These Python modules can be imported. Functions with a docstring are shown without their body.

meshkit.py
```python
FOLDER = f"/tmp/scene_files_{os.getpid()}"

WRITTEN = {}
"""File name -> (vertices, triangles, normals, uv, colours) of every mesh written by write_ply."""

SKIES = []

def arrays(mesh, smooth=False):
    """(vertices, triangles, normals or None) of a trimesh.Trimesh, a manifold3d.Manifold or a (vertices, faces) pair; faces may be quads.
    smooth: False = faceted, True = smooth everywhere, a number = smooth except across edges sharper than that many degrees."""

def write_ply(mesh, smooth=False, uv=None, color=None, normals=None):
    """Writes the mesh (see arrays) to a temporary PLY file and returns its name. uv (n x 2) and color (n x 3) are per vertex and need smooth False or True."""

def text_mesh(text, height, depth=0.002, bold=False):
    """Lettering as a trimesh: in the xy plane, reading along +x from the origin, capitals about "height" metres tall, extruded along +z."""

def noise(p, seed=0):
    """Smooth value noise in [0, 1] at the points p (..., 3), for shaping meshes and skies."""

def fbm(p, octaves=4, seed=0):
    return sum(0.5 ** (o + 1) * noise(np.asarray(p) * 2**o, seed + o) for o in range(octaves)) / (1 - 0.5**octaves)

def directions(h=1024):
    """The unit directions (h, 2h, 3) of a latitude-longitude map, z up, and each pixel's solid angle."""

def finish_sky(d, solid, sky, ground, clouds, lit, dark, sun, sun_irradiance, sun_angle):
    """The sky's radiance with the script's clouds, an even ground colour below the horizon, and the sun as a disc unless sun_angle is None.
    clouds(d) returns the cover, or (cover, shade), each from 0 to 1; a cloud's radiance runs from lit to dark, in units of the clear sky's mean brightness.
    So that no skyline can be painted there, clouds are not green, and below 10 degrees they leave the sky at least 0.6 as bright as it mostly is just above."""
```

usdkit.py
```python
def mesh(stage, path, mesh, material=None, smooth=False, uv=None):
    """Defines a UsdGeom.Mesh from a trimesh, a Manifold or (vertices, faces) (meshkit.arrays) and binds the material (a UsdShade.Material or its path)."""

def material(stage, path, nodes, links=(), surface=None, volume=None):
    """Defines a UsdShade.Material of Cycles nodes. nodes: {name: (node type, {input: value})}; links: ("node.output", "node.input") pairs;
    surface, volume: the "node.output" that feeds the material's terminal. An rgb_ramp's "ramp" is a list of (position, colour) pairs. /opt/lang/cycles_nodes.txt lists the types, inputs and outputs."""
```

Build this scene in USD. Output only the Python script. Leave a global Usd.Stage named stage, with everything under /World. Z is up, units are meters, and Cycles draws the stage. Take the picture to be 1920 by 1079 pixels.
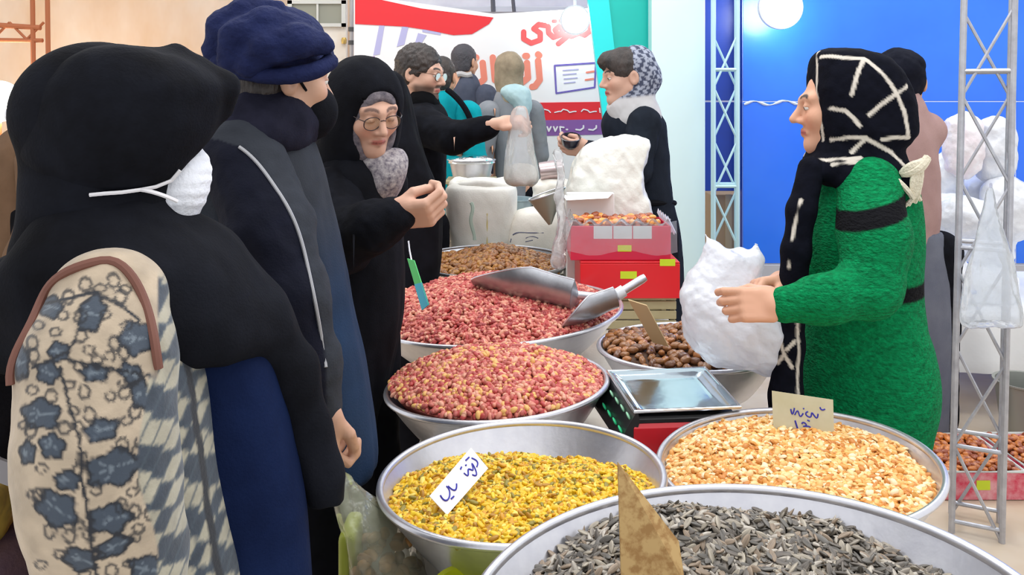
import math, numpy as np, trimesh, usdkit, meshkit
import manifold3d as m3
from pxr import Usd, UsdGeom, UsdLux, UsdShade, Sdf, Gf, Vt
from shapely.geometry import LineString, Polygon
from shapely.ops import unary_union

# ------------------------------------------------------------------ stage, camera, light, exposure
stage = Usd.Stage.CreateInMemory()
UsdGeom.SetStageUpAxis(stage, 'Z'); UsdGeom.SetStageMetersPerUnit(stage, 1.0)
UsdGeom.Xform.Define(stage, '/World'); UsdGeom.Scope.Define(stage, '/World/Looks')
EYE, FOC, V0 = 1.5, 1600.0, 180.0            # eye height, focal length in pixels, row of the horizon
cam = UsdGeom.Camera.Define(stage, '/World/camera')
cam.CreateHorizontalApertureAttr(36.0); cam.CreateVerticalApertureAttr(36.0 * 1079 / 1920)
cam.CreateFocalLengthAttr(36.0 * FOC / 1920)
cam.CreateVerticalApertureOffsetAttr(-36.0 * (539.5 - V0) / 1920)
cam.CreateClippingRangeAttr((0.05, 200.0))
cam.AddTranslateOp().Set((0, 0, EYE)); cam.AddRotateXOp().Set(90.0)
cam.CreateExposureAttr(0.7)
dome = UsdLux.DomeLight.Define(stage, '/World/hall_light'); dome.CreateIntensityAttr(0.22); dome.CreateColorAttr((0.97, 0.98, 1.0))
def rect_lamp(name, loc, size, power, color=(1, 1, 1), rot=(0, 0, 0)):
    l = UsdLux.RectLight.Define(stage, '/World/' + name)
    l.CreateWidthAttr(size[0]); l.CreateHeightAttr(size[1]); l.CreateIntensityAttr(power); l.CreateColorAttr(color)
    l.AddTranslateOp().Set(loc); l.AddRotateXYZOp().Set(rot)
rect_lamp('ceiling_lamp_stall', (0.6, 1.6, 3.4), (1.6, 1.6), 3.0)
rect_lamp('ceiling_lamp_hall', (-1.2, 4.2, 4.2), (2.4, 2.4), 2.2)
rect_lamp('ceiling_lamp_booth', (2.4, 4.0, 3.8), (1.6, 1.6), 3.0, (0.95, 0.98, 1.0))

# ------------------------------------------------------------------ helpers
def P(u, v, d):
    """The point at depth d that the photograph shows at pixel (u, v)."""
    return np.array([(u - 960.0) / FOC * d, d, EYE + (V0 - v) / FOC * d])
used = {}
def numbered(path):
    if path not in used:
        used[path] = 0; return path
    used[path] += 1
    return '%s_%03d' % (path, used[path])
def tag(o, label=None, cat=None, group=None, kind=None):
    p = o.GetPrim() if hasattr(o, 'GetPrim') else o
    for k, v in (('label', label), ('category', cat), ('group', group), ('kind', kind)):
        if v: p.SetCustomDataByKey(k, v)
    return p
def thing(name, label, cat, loc=(0, 0, 0), rotz=0, group=None, kind=None):
    x = UsdGeom.Xform.Define(stage, numbered('/World/' + name))
    x.AddTranslateOp().Set(tuple(map(float, loc))); x.AddRotateZOp().Set(float(rotz))
    tag(x, label, cat, group, kind); x.GetPrim()._o = None
    ORI[str(x.GetPath())] = (np.array(loc, float), float(rotz))
    return x.GetPrim()
ORI = {}
def obj(name, mesh, mat, parent=None, smooth=35, col=None, label=None, cat=None, group=None, kind=None, local=False):
    """One Mesh prim. Points are given in world coordinates and turned into the parent's frame (unless local)."""
    v, f, n = meshkit.arrays(mesh, smooth if col is None else True)
    if parent is not None and not local:
        root = '/'.join(str(parent.GetPath()).split('/')[:3])
        o, rz = ORI[root]
        c, s = math.cos(-math.radians(rz)), math.sin(-math.radians(rz))
        R = np.array([[c, -s, 0], [s, c, 0], [0, 0, 1]])
        v = (v - o) @ R.T
        if n is not None: n = n @ R.T
    path = numbered((str(parent.GetPath()) if parent is not None else '/World') + '/' + name)
    m = UsdGeom.Mesh.Define(stage, path)
    m.CreatePointsAttr(Vt.Vec3fArray.FromNumpy(np.ascontiguousarray(v, np.float32)))
    m.CreateFaceVertexCountsAttr(Vt.IntArray.FromNumpy(np.full(len(f), 3, np.int32)))
    m.CreateFaceVertexIndicesAttr(Vt.IntArray.FromNumpy(np.ascontiguousarray(f, np.int32).ravel()))
    m.CreateSubdivisionSchemeAttr('none')
    if n is not None:
        m.CreateNormalsAttr(Vt.Vec3fArray.FromNumpy(np.ascontiguousarray(n, np.float32))); m.SetNormalsInterpolation('vertex')
    if col is not None:
        UsdGeom.PrimvarsAPI(m).CreatePrimvar('col', Sdf.ValueTypeNames.Color3fArray, 'vertex').Set(Vt.Vec3fArray.FromNumpy(np.ascontiguousarray(col, np.float32)))
    UsdShade.MaterialBindingAPI.Apply(m.GetPrim()).Bind(mat)
    obj.last = tag(m, label, cat, group, kind); return obj.last
def dup(root, loc, rotz=0, label=None, group=None, quat=None, scale=None):
    """A copy of a thing (with its parts) under the next number: an internal, instanceable reference."""
    was = root.GetCustomData()
    base = str(root.GetPath())
    x = UsdGeom.Xform.Define(stage, numbered(base))
    x.GetPrim().GetReferences().AddInternalReference(root.GetPath())
    x.ClearXformOpOrder()
    x.GetPrim().SetInstanceable(True)
    place(x, loc, rotz, quat, scale)
    tag(x, label or was['label'], was['category'], group or was.get('group'))
    return x.GetPrim()
def place(x, loc, rotz=0, quat=None, scale=None):
    x = UsdGeom.Xformable(x)
    x.ClearXformOpOrder()
    M = np.eye(4)
    R = quat if quat is not None else rot_z(rotz)
    M[:3, :3] = (R * (scale if scale is not None else 1.0)).T
    M[3, :3] = loc
    x.AddTransformOp(opSuffix='pose').Set(Gf.Matrix4d(M.tolist()))
def rot_z(deg):
    c, s = math.cos(math.radians(deg)), math.sin(math.radians(deg)); return np.array([[c, -s, 0], [s, c, 0], [0, 0, 1.0]])
def rot_x(deg):
    c, s = math.cos(math.radians(deg)), math.sin(math.radians(deg)); return np.array([[1.0, 0, 0], [0, c, -s], [0, s, c]])
def rot_y(deg):
    c, s = math.cos(math.radians(deg)), math.sin(math.radians(deg)); return np.array([[c, 0, s], [0, 1.0, 0], [-s, 0, c]])

def mat(name, color=(.8, .8, .8), rough=.6, metal=0., spec=.5, noise=None, bump=None, vcol=False, rnd=None, sheen=0., trans=0., coat=0., coat_rough=.1, translucent=0., stretch=None, emit=None):
    """noise: (scale, other colour, contrast); bump: (scale, strength); rnd: list of (position, colour) picked per object; vcol: colours of the mesh."""
    N, L = {'p': ('principled_bsdf', dict(base_color=color, roughness=rough, metallic=metal, specular_ior_level=spec, sheen_weight=sheen, transmission_weight=trans, coat_weight=coat, coat_roughness=coat_rough))}, []
    N['tc'] = ('texture_coordinate', {}); src = 'tc.object'
    if stretch is not None:
        N['mp'] = ('mapping', dict(scale=stretch)); L.append(('tc.object', 'mp.vector')); src = 'mp.vector'
    out = None
    if vcol: N['at'] = ('attribute', dict(attribute='col')); out = 'at.color'
    if rnd is not None:
        N['oi'] = ('object_info', {}); N['rr'] = ('rgb_ramp', dict(ramp=rnd)); L.append(('oi.random', 'rr.fac'))
        if out:
            N['mx0'] = ('mix_color', dict(blend_type='multiply', fac=1.0)); L += [(out, 'mx0.a'), ('rr.color', 'mx0.b')]; out = 'mx0.result'
        else: out = 'rr.color'
    if noise is not None:
        N['nz'] = ('noise_texture', dict(scale=noise[0], detail=4.0, roughness=.6)); L.append((src, 'nz.vector'))
        c = noise[2] if len(noise) > 2 else .2
        N['nr'] = ('map_range', dict(from_min=.5 - c, from_max=.5 + c, clamp=True)); L.append(('nz.fac', 'nr.value'))
        if out:
            N['mx'] = ('mix_color', dict(blend_type='multiply')); L += [('nr.result', 'mx.fac'), (out, 'mx.a')]; N['mx'][1]['b'] = noise[1]
        else:
            N['mx'] = ('mix_color', dict(blend_type='mix', a=color, b=noise[1])); L.append(('nr.result', 'mx.fac'))
        out = 'mx.result'
    if out: L.append((out, 'p.base_color'))
    if bump is not None:
        N['bn'] = ('noise_texture', dict(scale=bump[0], detail=3.0)); L.append((src, 'bn.vector'))
        N['bp'] = ('bump', dict(strength=bump[1], distance=bump[2] if len(bump) > 2 else .01)); L += [('bn.fac', 'bp.height'), ('bp.normal', 'p.normal')]
    surf = 'p.BSDF'
    if emit is not None:
        N['p'][1]['emission_color'] = emit[0]; N['p'][1]['emission_strength'] = emit[1]
    if translucent:
        N['tl'] = ('translucent_bsdf', dict(color=color)); N['ms'] = ('mix_closure', dict(fac=translucent))
        L += [('p.BSDF', 'ms.closure1'), ('tl.BSDF', 'ms.closure2')]
        if out: L.append((out, 'tl.color'))
        surf = 'ms.closure'
    return usdkit.material(stage, '/World/Looks/' + name, N, L, surface=surf)
def film(name, color=(.9, .93, .96), clear=.6, rough=.15, milky=.25):
    """Thin plastic: partly clear, partly milky, with a sheen."""
    return usdkit.material(stage, '/World/Looks/' + name, {
        't': ('transparent_bsdf', dict(color=(.98, .985, 1.0))), 'd': ('diffuse_bsdf', dict(color=color)), 'tl': ('translucent_bsdf', dict(color=color)),
        'dm': ('mix_closure', dict(fac=.5)), 'g': ('glossy_bsdf', dict(color=(1, 1, 1), roughness=rough)), 'm1': ('mix_closure', dict(fac=1 - clear)), 'm2': ('mix_closure', {}),
        'fr': ('layer_weight', dict(blend=milky)), 'tc': ('texture_coordinate', {}), 'n': ('noise_texture', dict(scale=28.0, detail=3.0)), 'b': ('bump', dict(strength=.7, distance=.01))},
        [('d.BSDF', 'dm.closure1'), ('tl.BSDF', 'dm.closure2'), ('t.BSDF', 'm1.closure1'), ('dm.closure', 'm1.closure2'), ('m1.closure', 'm2.closure1'), ('g.BSDF', 'm2.closure2'), ('fr.fresnel', 'm2.fac'),
         ('tc.object', 'n.vector'), ('n.fac', 'b.height'), ('b.normal', 'g.normal'), ('b.normal', 'd.normal')], surface='m2.closure')

# --- plain solids
def box(lo, hi, bevel=0.0):
    lo, hi = np.array(lo, float), np.array(hi, float)
    lo, hi = np.minimum(lo, hi), np.maximum(lo, hi)
    if bevel <= 0:
        m = trimesh.creation.box(hi - lo); m.apply_translation((lo + hi) / 2); return m
    b = min(bevel, float((hi - lo).min()) * .45)
    pts = []
    for sx in (0, 1):
        for sy in (0, 1):
            for sz in (0, 1):
                c = np.array([hi[0] if sx else lo[0], hi[1] if sy else lo[1], hi[2] if sz else lo[2]])
                for k in range(3):
                    q = c.copy()
                    for j in range(3):
                        if j != k: q[j] += -b if (sx, sy, sz)[j] else b
                    pts.append(q)
    return trimesh.convex.convex_hull(np.array(pts))
def cat(*ms):
    return trimesh.util.concatenate([m for m in ms])
def moved(m, R=None, t=(0, 0, 0)):
    m = m.copy(); M = np.eye(4)
    if R is not None: M[:3, :3] = R
    M[:3, 3] = t; m.apply_transform(M); return m
def hull(pts): return trimesh.convex.convex_hull(np.array(pts, float))
def lathe(profile, n=64, center=(0, 0, 0)):
    """Closed outline (r, z) turned about z."""
    p = np.array(profile, float); k = len(p); a = np.arange(n) * 2 * np.pi / n
    v = np.stack([p[None, :, 0] * np.cos(a)[:, None], p[None, :, 0] * np.sin(a)[:, None], np.broadcast_to(p[None, :, 1], (n, k))], -1).reshape(-1, 3)
    i, j = np.meshgrid(np.arange(n), np.arange(k - 1), indexing='ij'); i2 = (i + 1) % n
    q = np.stack([i * k + j, i2 * k + j, i2 * k + j + 1, i * k + j + 1], -1).reshape(-1, 4)
    m = trimesh.Trimesh(v + np.array(center), np.vstack([q[:, [0, 1, 2]], q[:, [0, 2, 3]]]), process=False)
    return m
def tube(pts, r, sides=8, closed=False):
    p = np.array(pts, float); n = len(p); r = np.broadcast_to(np.array(r, float), (n,))
    t = (np.roll(p, -1, 0) - np.roll(p, 1, 0)) if closed else np.gradient(p, axis=0)
    t /= np.linalg.norm(t, axis=1, keepdims=True) + 1e-12
    a = np.zeros_like(p); ref = np.array([0, 0, 1.0]) if abs(t[0, 2]) < .9 else np.array([1.0, 0, 0])
    a[0] = np.cross(t[0], ref)
    for i in range(1, n):
        a[i] = a[i - 1] - t[i] * np.dot(a[i - 1], t[i]); a[i] /= np.linalg.norm(a[i]) + 1e-12
    a[0] /= np.linalg.norm(a[0]); b = np.cross(t, a); g = np.arange(sides) * 2 * np.pi / sides
    v = (p[:, None] + r[:, None, None] * (np.cos(g)[None, :, None] * a[:, None] + np.sin(g)[None, :, None] * b[:, None])).reshape(-1, 3)
    m = n if closed else n - 1
    i, j = np.meshgrid(np.arange(m), np.arange(sides), indexing='ij'); i2 = (i + 1) % n; j2 = (j + 1) % sides
    q = np.stack([i * sides + j, i * sides + j2, i2 * sides + j2, i2 * sides + j], -1).reshape(-1, 4)
    f = [q[:, [0, 1, 2]], q[:, [0, 2, 3]]]
    if not closed:
        v = np.vstack([v, p[0], p[-1]]); k = n * sides; j = np.arange(sides)
        f += [np.stack([np.full(sides, k), (j + 1) % sides, j], 1), np.stack([np.full(sides, k + 1), k - sides + j, k - sides + (j + 1) % sides], 1)]
    return trimesh.Trimesh(v, np.vstack(f), process=False)
def spline(pts, n=24):
    from scipy.interpolate import CubicSpline
    p = np.array(pts, float)
    if len(p) < 3: return np.array([p[0] + (p[-1] - p[0]) * t for t in np.linspace(0, 1, n)])
    s = np.r_[0, np.cumsum(np.linalg.norm(np.diff(p, axis=0), axis=1))]
    return CubicSpline(s, p)(np.linspace(0, s[-1], n))
def grid_mesh(X, closed_u=False):
    """A sheet from an (n, m, 3) array of points."""
    n, m = X.shape[:2]
    i, j = np.meshgrid(np.arange(n if closed_u else n - 1), np.arange(m - 1), indexing='ij'); i2 = (i + 1) % n
    q = np.stack([i * m + j, i2 * m + j, i2 * m + j + 1, i * m + j + 1], -1).reshape(-1, 4)
    return trimesh.Trimesh(X.reshape(-1, 3), np.vstack([q[:, [0, 1, 2]], q[:, [0, 2, 3]]]), process=False)
def thick(X, t, closed_u=False):
    """A sheet (n, m, 3) with thickness t (m)."""
    g = grid_mesh(X, closed_u); nrm = g.vertex_normals
    v = np.vstack([g.vertices + nrm * t / 2, g.vertices - nrm * t / 2]); k = len(g.vertices)
    edges = g.edges_sorted; uniq, cnt = np.unique(edges, axis=0, return_counts=True)
    rim = set(map(tuple, uniq[cnt == 1])); e = np.array([x for x in g.edges if tuple(sorted(x)) in rim])
    f = [g.faces, g.faces[:, ::-1] + k]
    if len(e): f += [np.stack([e[:, 1], e[:, 0], e[:, 0] + k], 1), np.stack([e[:, 1], e[:, 0] + k, e[:, 1] + k], 1)]
    return trimesh.Trimesh(v, np.vstack(f), process=False)
def strokes(lines, w, depth, o, X, Y):
    """Hand lettering: 2-D strokes (unit coordinates) of width w laid on the plane at o spanned by X, Y (metres), raised by depth."""
    g = unary_union([(LineString(l) if len(l) > 1 else LineString([l[0], (l[0][0] + 1e-4, l[0][1])])).buffer(w / 2, quad_segs=3) for l in lines]).simplify(w * .06)
    ms = [trimesh.creation.extrude_polygon(p, 1.0, engine='earcut') for p in getattr(g, 'geoms', [g])]
    m = trimesh.util.concatenate(ms); v = np.array(m.vertices); X, Y, o = (np.array(a, float) for a in (X, Y, o)); Z = np.cross(X, Y); Z /= np.linalg.norm(Z)
    m.vertices = o + v[:, :1] * X + v[:, 1:2] * Y + v[:, 2:] * Z * depth
    return m

# --- implicit surfaces: a function p -> signed distance, meshed by surface nets
def smin(a, b, k):
    if k <= 0: return np.minimum(a, b)
    h = np.maximum(k - np.abs(a - b), 0) / k
    return np.minimum(a, b) - h * h * k * .25
def smax(a, b, k): return -smin(-a, -b, k)
def union(k, *fs):
    def f(p):
        o = fs[0](p)
        for g in fs[1:]: o = smin(o, g(p), k)
        return o
    return f
def cut(k, f, *gs):
    def r(p):
        o = f(p)
        for g in gs: o = smax(o, -g(p), k)
        return o
    return r
def seg(a, b, ra, rb=None):
    a, b = np.array(a, np.float32), np.array(b, np.float32); rb = ra if rb is None else rb; ab = b - a; L2 = float(ab @ ab) + 1e-12
    def f(p):
        t = np.clip(((p - a) @ ab) / L2, 0, 1)
        return np.linalg.norm(p - a - t[:, None] * ab, axis=1) - (ra + (rb - ra) * t)
    return f
def poly(pts, rs, k=.02):
    return union(k, *[seg(pts[i], pts[i + 1], rs[i], rs[i + 1]) for i in range(len(pts) - 1)])
def ell(c, r, R=None):
    c, r = np.array(c, np.float32), np.array(r, np.float32)
    def f(p):
        q = p - c
        if R is not None: q = q @ np.asarray(R, np.float32)
        k0 = np.linalg.norm(q / r, axis=1); k1 = np.linalg.norm(q / (r * r), axis=1)
        return k0 * (k0 - 1) / np.maximum(k1, 1e-9)
    return f
def rbox(c, half, r, R=None):
    c, half = np.array(c, np.float32), np.array(half, np.float32) - r
    def f(p):
        q = p - c
        if R is not None: q = q @ np.asarray(R, np.float32)
        q = np.abs(q) - half
        return np.linalg.norm(np.maximum(q, 0), axis=1) + np.minimum(q.max(1), 0) - r
    return f
def loft(rows, yaw=0., power=2.2, cap=.02):
    """A garment-like solid: rows (z, cx, cy, half width, half depth) from any height order; ellipse-like sections turned by yaw (degrees)."""
    from scipy.interpolate import PchipInterpolator
    a = np.array(sorted(rows), float); zs = a[:, 0]; I = PchipInterpolator(zs, a[:, 1:]); c, s = math.cos(math.radians(yaw)), math.sin(math.radians(yaw))
    zt = np.linspace(zs[0], zs[-1], 400); tab = I(zt)
    def f(p):
        z = np.clip(p[:, 2], zs[0], zs[-1]); i = (z - zs[0]) / (zs[-1] - zs[0]) * 399
        i0 = np.clip(i.astype(int), 0, 398); w = (i - i0)[:, None]; q = tab[i0] * (1 - w) + tab[i0 + 1] * w
        dx, dy = p[:, 0] - q[:, 0], p[:, 1] - q[:, 1]
        x, y = c * dx + s * dy, -s * dx + c * dy
        k = (np.abs(x / q[:, 2]) ** power + np.abs(y / q[:, 3]) ** power) ** (1 / power)
        g = (k - 1) * np.minimum(q[:, 2], q[:, 3])
        e = np.maximum(zs[0] - p[:, 2], p[:, 2] - zs[-1])
        return smax(g, e, cap)
    return f
def rows_px(d, rows, dy=0.0):
    """Silhouette rows (v, left u, right u, half depth[, depth offset]) at depth d, as loft rows."""
    out = []
    for r in rows:
        dd = d + (r[4] if len(r) > 4 else 0.0) + dy
        a, b = P(r[1], r[0], dd), P(r[2], r[0], dd)
        w, s = (b[0] - a[0]) / 2, (a[0] + b[0]) / 2 / dd
        hw = math.sqrt(max(w * w - (r[3] * s) ** 2, (.5 * w) ** 2))      # an ellipse seen aslant looks wider than it is
        out.append((a[2], (a[0] + b[0]) / 2, dd, hw, r[3]))
    return out
def surface(fn, lo, hi, h):
    lo = np.array(lo, np.float32); B = 4
    n = np.ceil((np.array(hi) - lo) / (h * B)).astype(int); dims = n * B
    ax = [lo[i] + (np.arange(n[i]) * B + (B - 1) / 2) * h for i in range(3)]
    C = np.stack(np.meshgrid(*ax, indexing='ij'), -1).reshape(-1, 3).astype(np.float32)
    fc = fn(C).reshape(n)
    F = np.repeat(np.repeat(np.repeat(fc, B, 0), B, 1), B, 2).astype(np.float32)
    near = np.abs(fc) < 4.6 * h
    near = np.repeat(np.repeat(np.repeat(near, B, 0), B, 1), B, 2)
    idx = np.argwhere(near); pts = (lo + idx * h).astype(np.float32)
    vals = np.concatenate([fn(pts[i:i + 400000]) for i in range(0, len(pts), 400000)]) if len(pts) else np.zeros(0)
    F[idx[:, 0], idx[:, 1], idx[:, 2]] = vals
    F[0], F[-1] = np.maximum(F[0], 1e-4), np.maximum(F[-1], 1e-4)
    F[:, 0], F[:, -1] = np.maximum(F[:, 0], 1e-4), np.maximum(F[:, -1], 1e-4)
    F[:, :, 0], F[:, :, -1] = np.maximum(F[:, :, 0], 1e-4), np.maximum(F[:, :, -1], 1e-4)
    S = F < 0
    cnt = sum(S[a:a + dims[0] - 1, b:b + dims[1] - 1, c:c + dims[2] - 1].astype(np.int8) for a in (0, 1) for b in (0, 1) for c in (0, 1))
    cells = np.argwhere((cnt > 0) & (cnt < 8)); ids = np.full(np.array(dims) - 1, -1, np.int32); ids[tuple(cells.T)] = np.arange(len(cells))
    acc, num = np.zeros((len(cells), 3)), np.zeros(len(cells))
    for k in range(3):
        o1, o2 = [j for j in range(3) if j != k]
        for a in (0, 1):
            for b in (0, 1):
                s = np.zeros(3, int); s[o1], s[o2] = a, b; e = s.copy(); e[k] = 1
                f0, f1 = F[tuple((cells + s).T)], F[tuple((cells + e).T)]
                x = (f0 < 0) != (f1 < 0); t = f0[x] / (f0[x] - f1[x]); q = np.broadcast_to(s, (x.sum(), 3)).astype(float).copy(); q[:, k] = t
                acc[x] += q; num[x] += 1
    V = lo + (cells + acc / num[:, None]) * h
    faces = []
    for k in range(3):
        a = np.take(S, range(dims[k] - 1), k); b = np.take(S, range(1, dims[k]), k)
        o1, o2 = (k + 1) % 3, (k + 2) % 3
        e = np.argwhere(a != b); e = e[(e[:, o1] > 0) & (e[:, o2] > 0) & (e[:, o1] < dims[o1] - 1) & (e[:, o2] < dims[o2] - 1)]
        d1, d2 = np.eye(3, dtype=int)[o1], np.eye(3, dtype=int)[o2]
        q = np.stack([ids[tuple((e - d1 - d2).T)], ids[tuple((e - d2).T)], ids[tuple(e.T)], ids[tuple((e - d1).T)]], 1)
        flip = ~a[tuple(e.T)]; q[flip] = q[flip][:, ::-1]; faces.append(q)
    q = np.vstack(faces)
    m = trimesh.Trimesh(V, np.vstack([q[:, [0, 1, 2]], q[:, [0, 2, 3]]]), process=False)
    if m.volume < 0: m.faces = np.array(m.faces)[:, ::-1]
    return m
def surf_auto(fn, pts, h, pad=.2):
    pts = np.array(pts, float); return surface(fn, pts.min(0) - pad, pts.max(0) + pad, h)
def relax(m, n=4):
    m = m.copy(); trimesh.smoothing.filter_taubin(m, iterations=n); return m
def folds(m, amp, scale, seed=0, octaves=3, mask=None):
    """Moves the vertices along their normals by noise; scale (3) stretches it (small in z: upright folds)."""
    m = m.copy(); v = np.array(m.vertices); w = (meshkit.fbm(v * np.array(scale) + 31.7, octaves, seed) - .5) * 2 * amp
    if mask is not None: w = w * mask(v)
    m.vertices = v + m.vertex_normals * w[:, None]; return m
def join_solid(ms):
    """Several closed meshes as one continuous surface."""
    try:
        r = None
        for m in ms:
            q = m3.Manifold(m3.Mesh(np.asarray(m.vertices, np.float32), np.asarray(m.faces, np.uint32)))
            if q.is_empty(): raise ValueError
            r = q if r is None else r + q
        k = r.to_mesh(); return trimesh.Trimesh(k.vert_properties[:, :3], k.tri_verts, process=False)
    except Exception:
        return cat(*ms)
# ------------------------------------------------------------------ the hall
def quad_px(pts, d, t=.01):
    """A flat extruded outline given by pixels at depth d."""
    q = np.array([P(u, v, d) for u, v in pts]); pg = Polygon(q[:, [0, 2]]).buffer(0)
    m = trimesh.util.concatenate([trimesh.creation.extrude_polygon(g, t, engine='earcut') for g in getattr(pg, 'geoms', [pg])]); v = np.array(m.vertices)
    m.vertices = np.stack([v[:, 0], d - v[:, 2], v[:, 1]], 1); m.faces = np.array(m.faces)
    if m.volume < 0: m.faces = np.array(m.faces)[:, ::-1]
    return m
def line_px(lines, w, d, t=.004):
    """Lettering and printed lines: pixel polylines of width w (pixels) on the plane at depth d."""
    g = unary_union([LineString([P(u, v, d)[[0, 2]] for u, v in (l if len(l) > 1 else [l[0], (l[0][0] + .1, l[0][1])])]).buffer(w / 2 / FOC * d, quad_segs=4) for l in lines])
    m = trimesh.util.concatenate([trimesh.creation.extrude_polygon(p, t, engine='earcut') for p in getattr(g, 'geoms', [g])]); v = np.array(m.vertices)
    m.vertices = np.stack([v[:, 0], d - v[:, 2], v[:, 1]], 1)
    if m.volume < 0: m.faces = np.array(m.faces)[:, ::-1]
    return m
floor_m = mat('hall_floor', (.50, .38, .26), .55, noise=(2.2, (.60, .52, .42), .2), bump=(40, .08))
obj('floor', box((-7, .2, -.06), (7, 9, 0)), floor_m, kind='structure')
plaster = mat('stained_plaster', (.66, .56, .48), .8, noise=(1.6, (.55, .36, .22), .30), bump=(8, .2), stretch=(1.4, 1, .7))
obj('wall_back', box((-7, 8.0, 0), (-1.35, 8.15, 4.2)), plaster, kind='structure', label='beige stained plaster wall')
pale = mat('pale_hall_wall', (.66, .66, .76), .7, noise=(3, (.80, .82, .90), .2))
obj('wall_back', box((-1.34, 8.2, 0), (2.4, 8.35, 4.2)), pale, kind='structure')
# white door with a window at the left of the banner
door_m = mat('white_door', (.84, .80, .74), .5, noise=(3, (.72, .64, .54), .15))
d1 = UsdGeom.Xform.Define(stage, '/World/door_1'); tag(d1, 'white door with a small dark window beside the banner', None, None, 'structure'); ORI['/World/door_1'] = (np.zeros(3), 0)
d1 = d1.GetPrim()
obj('door_leaf', box(P(540, -60, 7.2) * [1, 1, 0] + [0, 0, 0], P(650, -60, 7.2) + [0, .05, 0], .008), door_m, d1)
obj('window_frame', cat(box(P(540, 1, 7.18), P(648, 7, 7.16)), box(P(540, 44, 7.18), P(648, 50, 7.16)), box(P(540, 1, 7.18), P(547, 50, 7.16)), box(P(641, 1, 7.18), P(648, 50, 7.16)), box(P(594, 1, 7.18), P(597, 50, 7.165))), mat('frame_grey', (.62, .62, .58), .5), d1)
obj('pane', box(P(547, 7, 7.19), P(641, 44, 7.185)), mat('door_pane', (.30, .30, .24), .1), d1)
obj('door_knob', lathe([(0, 0), (.02, 0), (.024, .03), (.018, .05), (0, .054)], 16, P(645, 82, 7.18)), mat('brass', (.6, .4, .12), .3, metal=.8), d1)
t = thing('pole', 'grey steel pole between the white door and the banner', 'pole', P(659, 200, 6.9) * [1, 1, 0])
obj('shaft', tube([P(659, 200, 6.9) * [1, 1, 0], P(659, -90, 6.9)], .016, 12), mat('pole_grey', (.42, .40, .40), .4, metal=.6), t)
for v in (55, 80): obj('clamp', tube([P(659, v - 4, 6.9), P(659, v + 4, 6.9)], .026, 12), mat('clamp_dark', (.06, .06, .06), .5), t)
# the banner
vinyl_w = mat('banner_white', (.90, .88, .88), .45); print_red = mat('banner_red', (.80, .02, .03), .45); print_faded = mat('banner_letter_red', (.80, .10, .10), .5)
print_pale = mat('banner_letter_pale', (.86, .26, .18), .5); print_blue = mat('banner_indigo', (.16, .12, .45), .5); print_purple = mat('banner_purple', (.25, .10, .36), .5); print_lilac = mat('banner_lilac', (.48, .46, .72), .5)
D = 6.5
bn = thing('banner', 'large white printed banner with red swoosh and red Persian lettering', 'banner', P(895, 300, D))
obj('sheet', quad_px([(664, -4), (700, -6), (925, 26), (1000, 22), (1132, 14), (1150, 420), (664, 420)], D, .012), vinyl_w, bn)
obj('red_swoosh', quad_px([(666, -2), (702, -3), (790, 16), (925, 33), (917, 45), (885, 64), (850, 66), (800, 56), (760, 50), (666, 45)], D - .012, .006), print_red, bn)
for q in ([(715, 28), (724, 30), (712, 102), (700, 104)], [(757, 38), (768, 42), (758, 84), (744, 88)], [(792, 44), (828, 47), (826, 66), (792, 60)], [(784, 62), (800, 66), (786, 88), (776, 88)]):
    obj('printed_blade', quad_px(q, D - .012, .004), print_lilac, bn)
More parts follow.
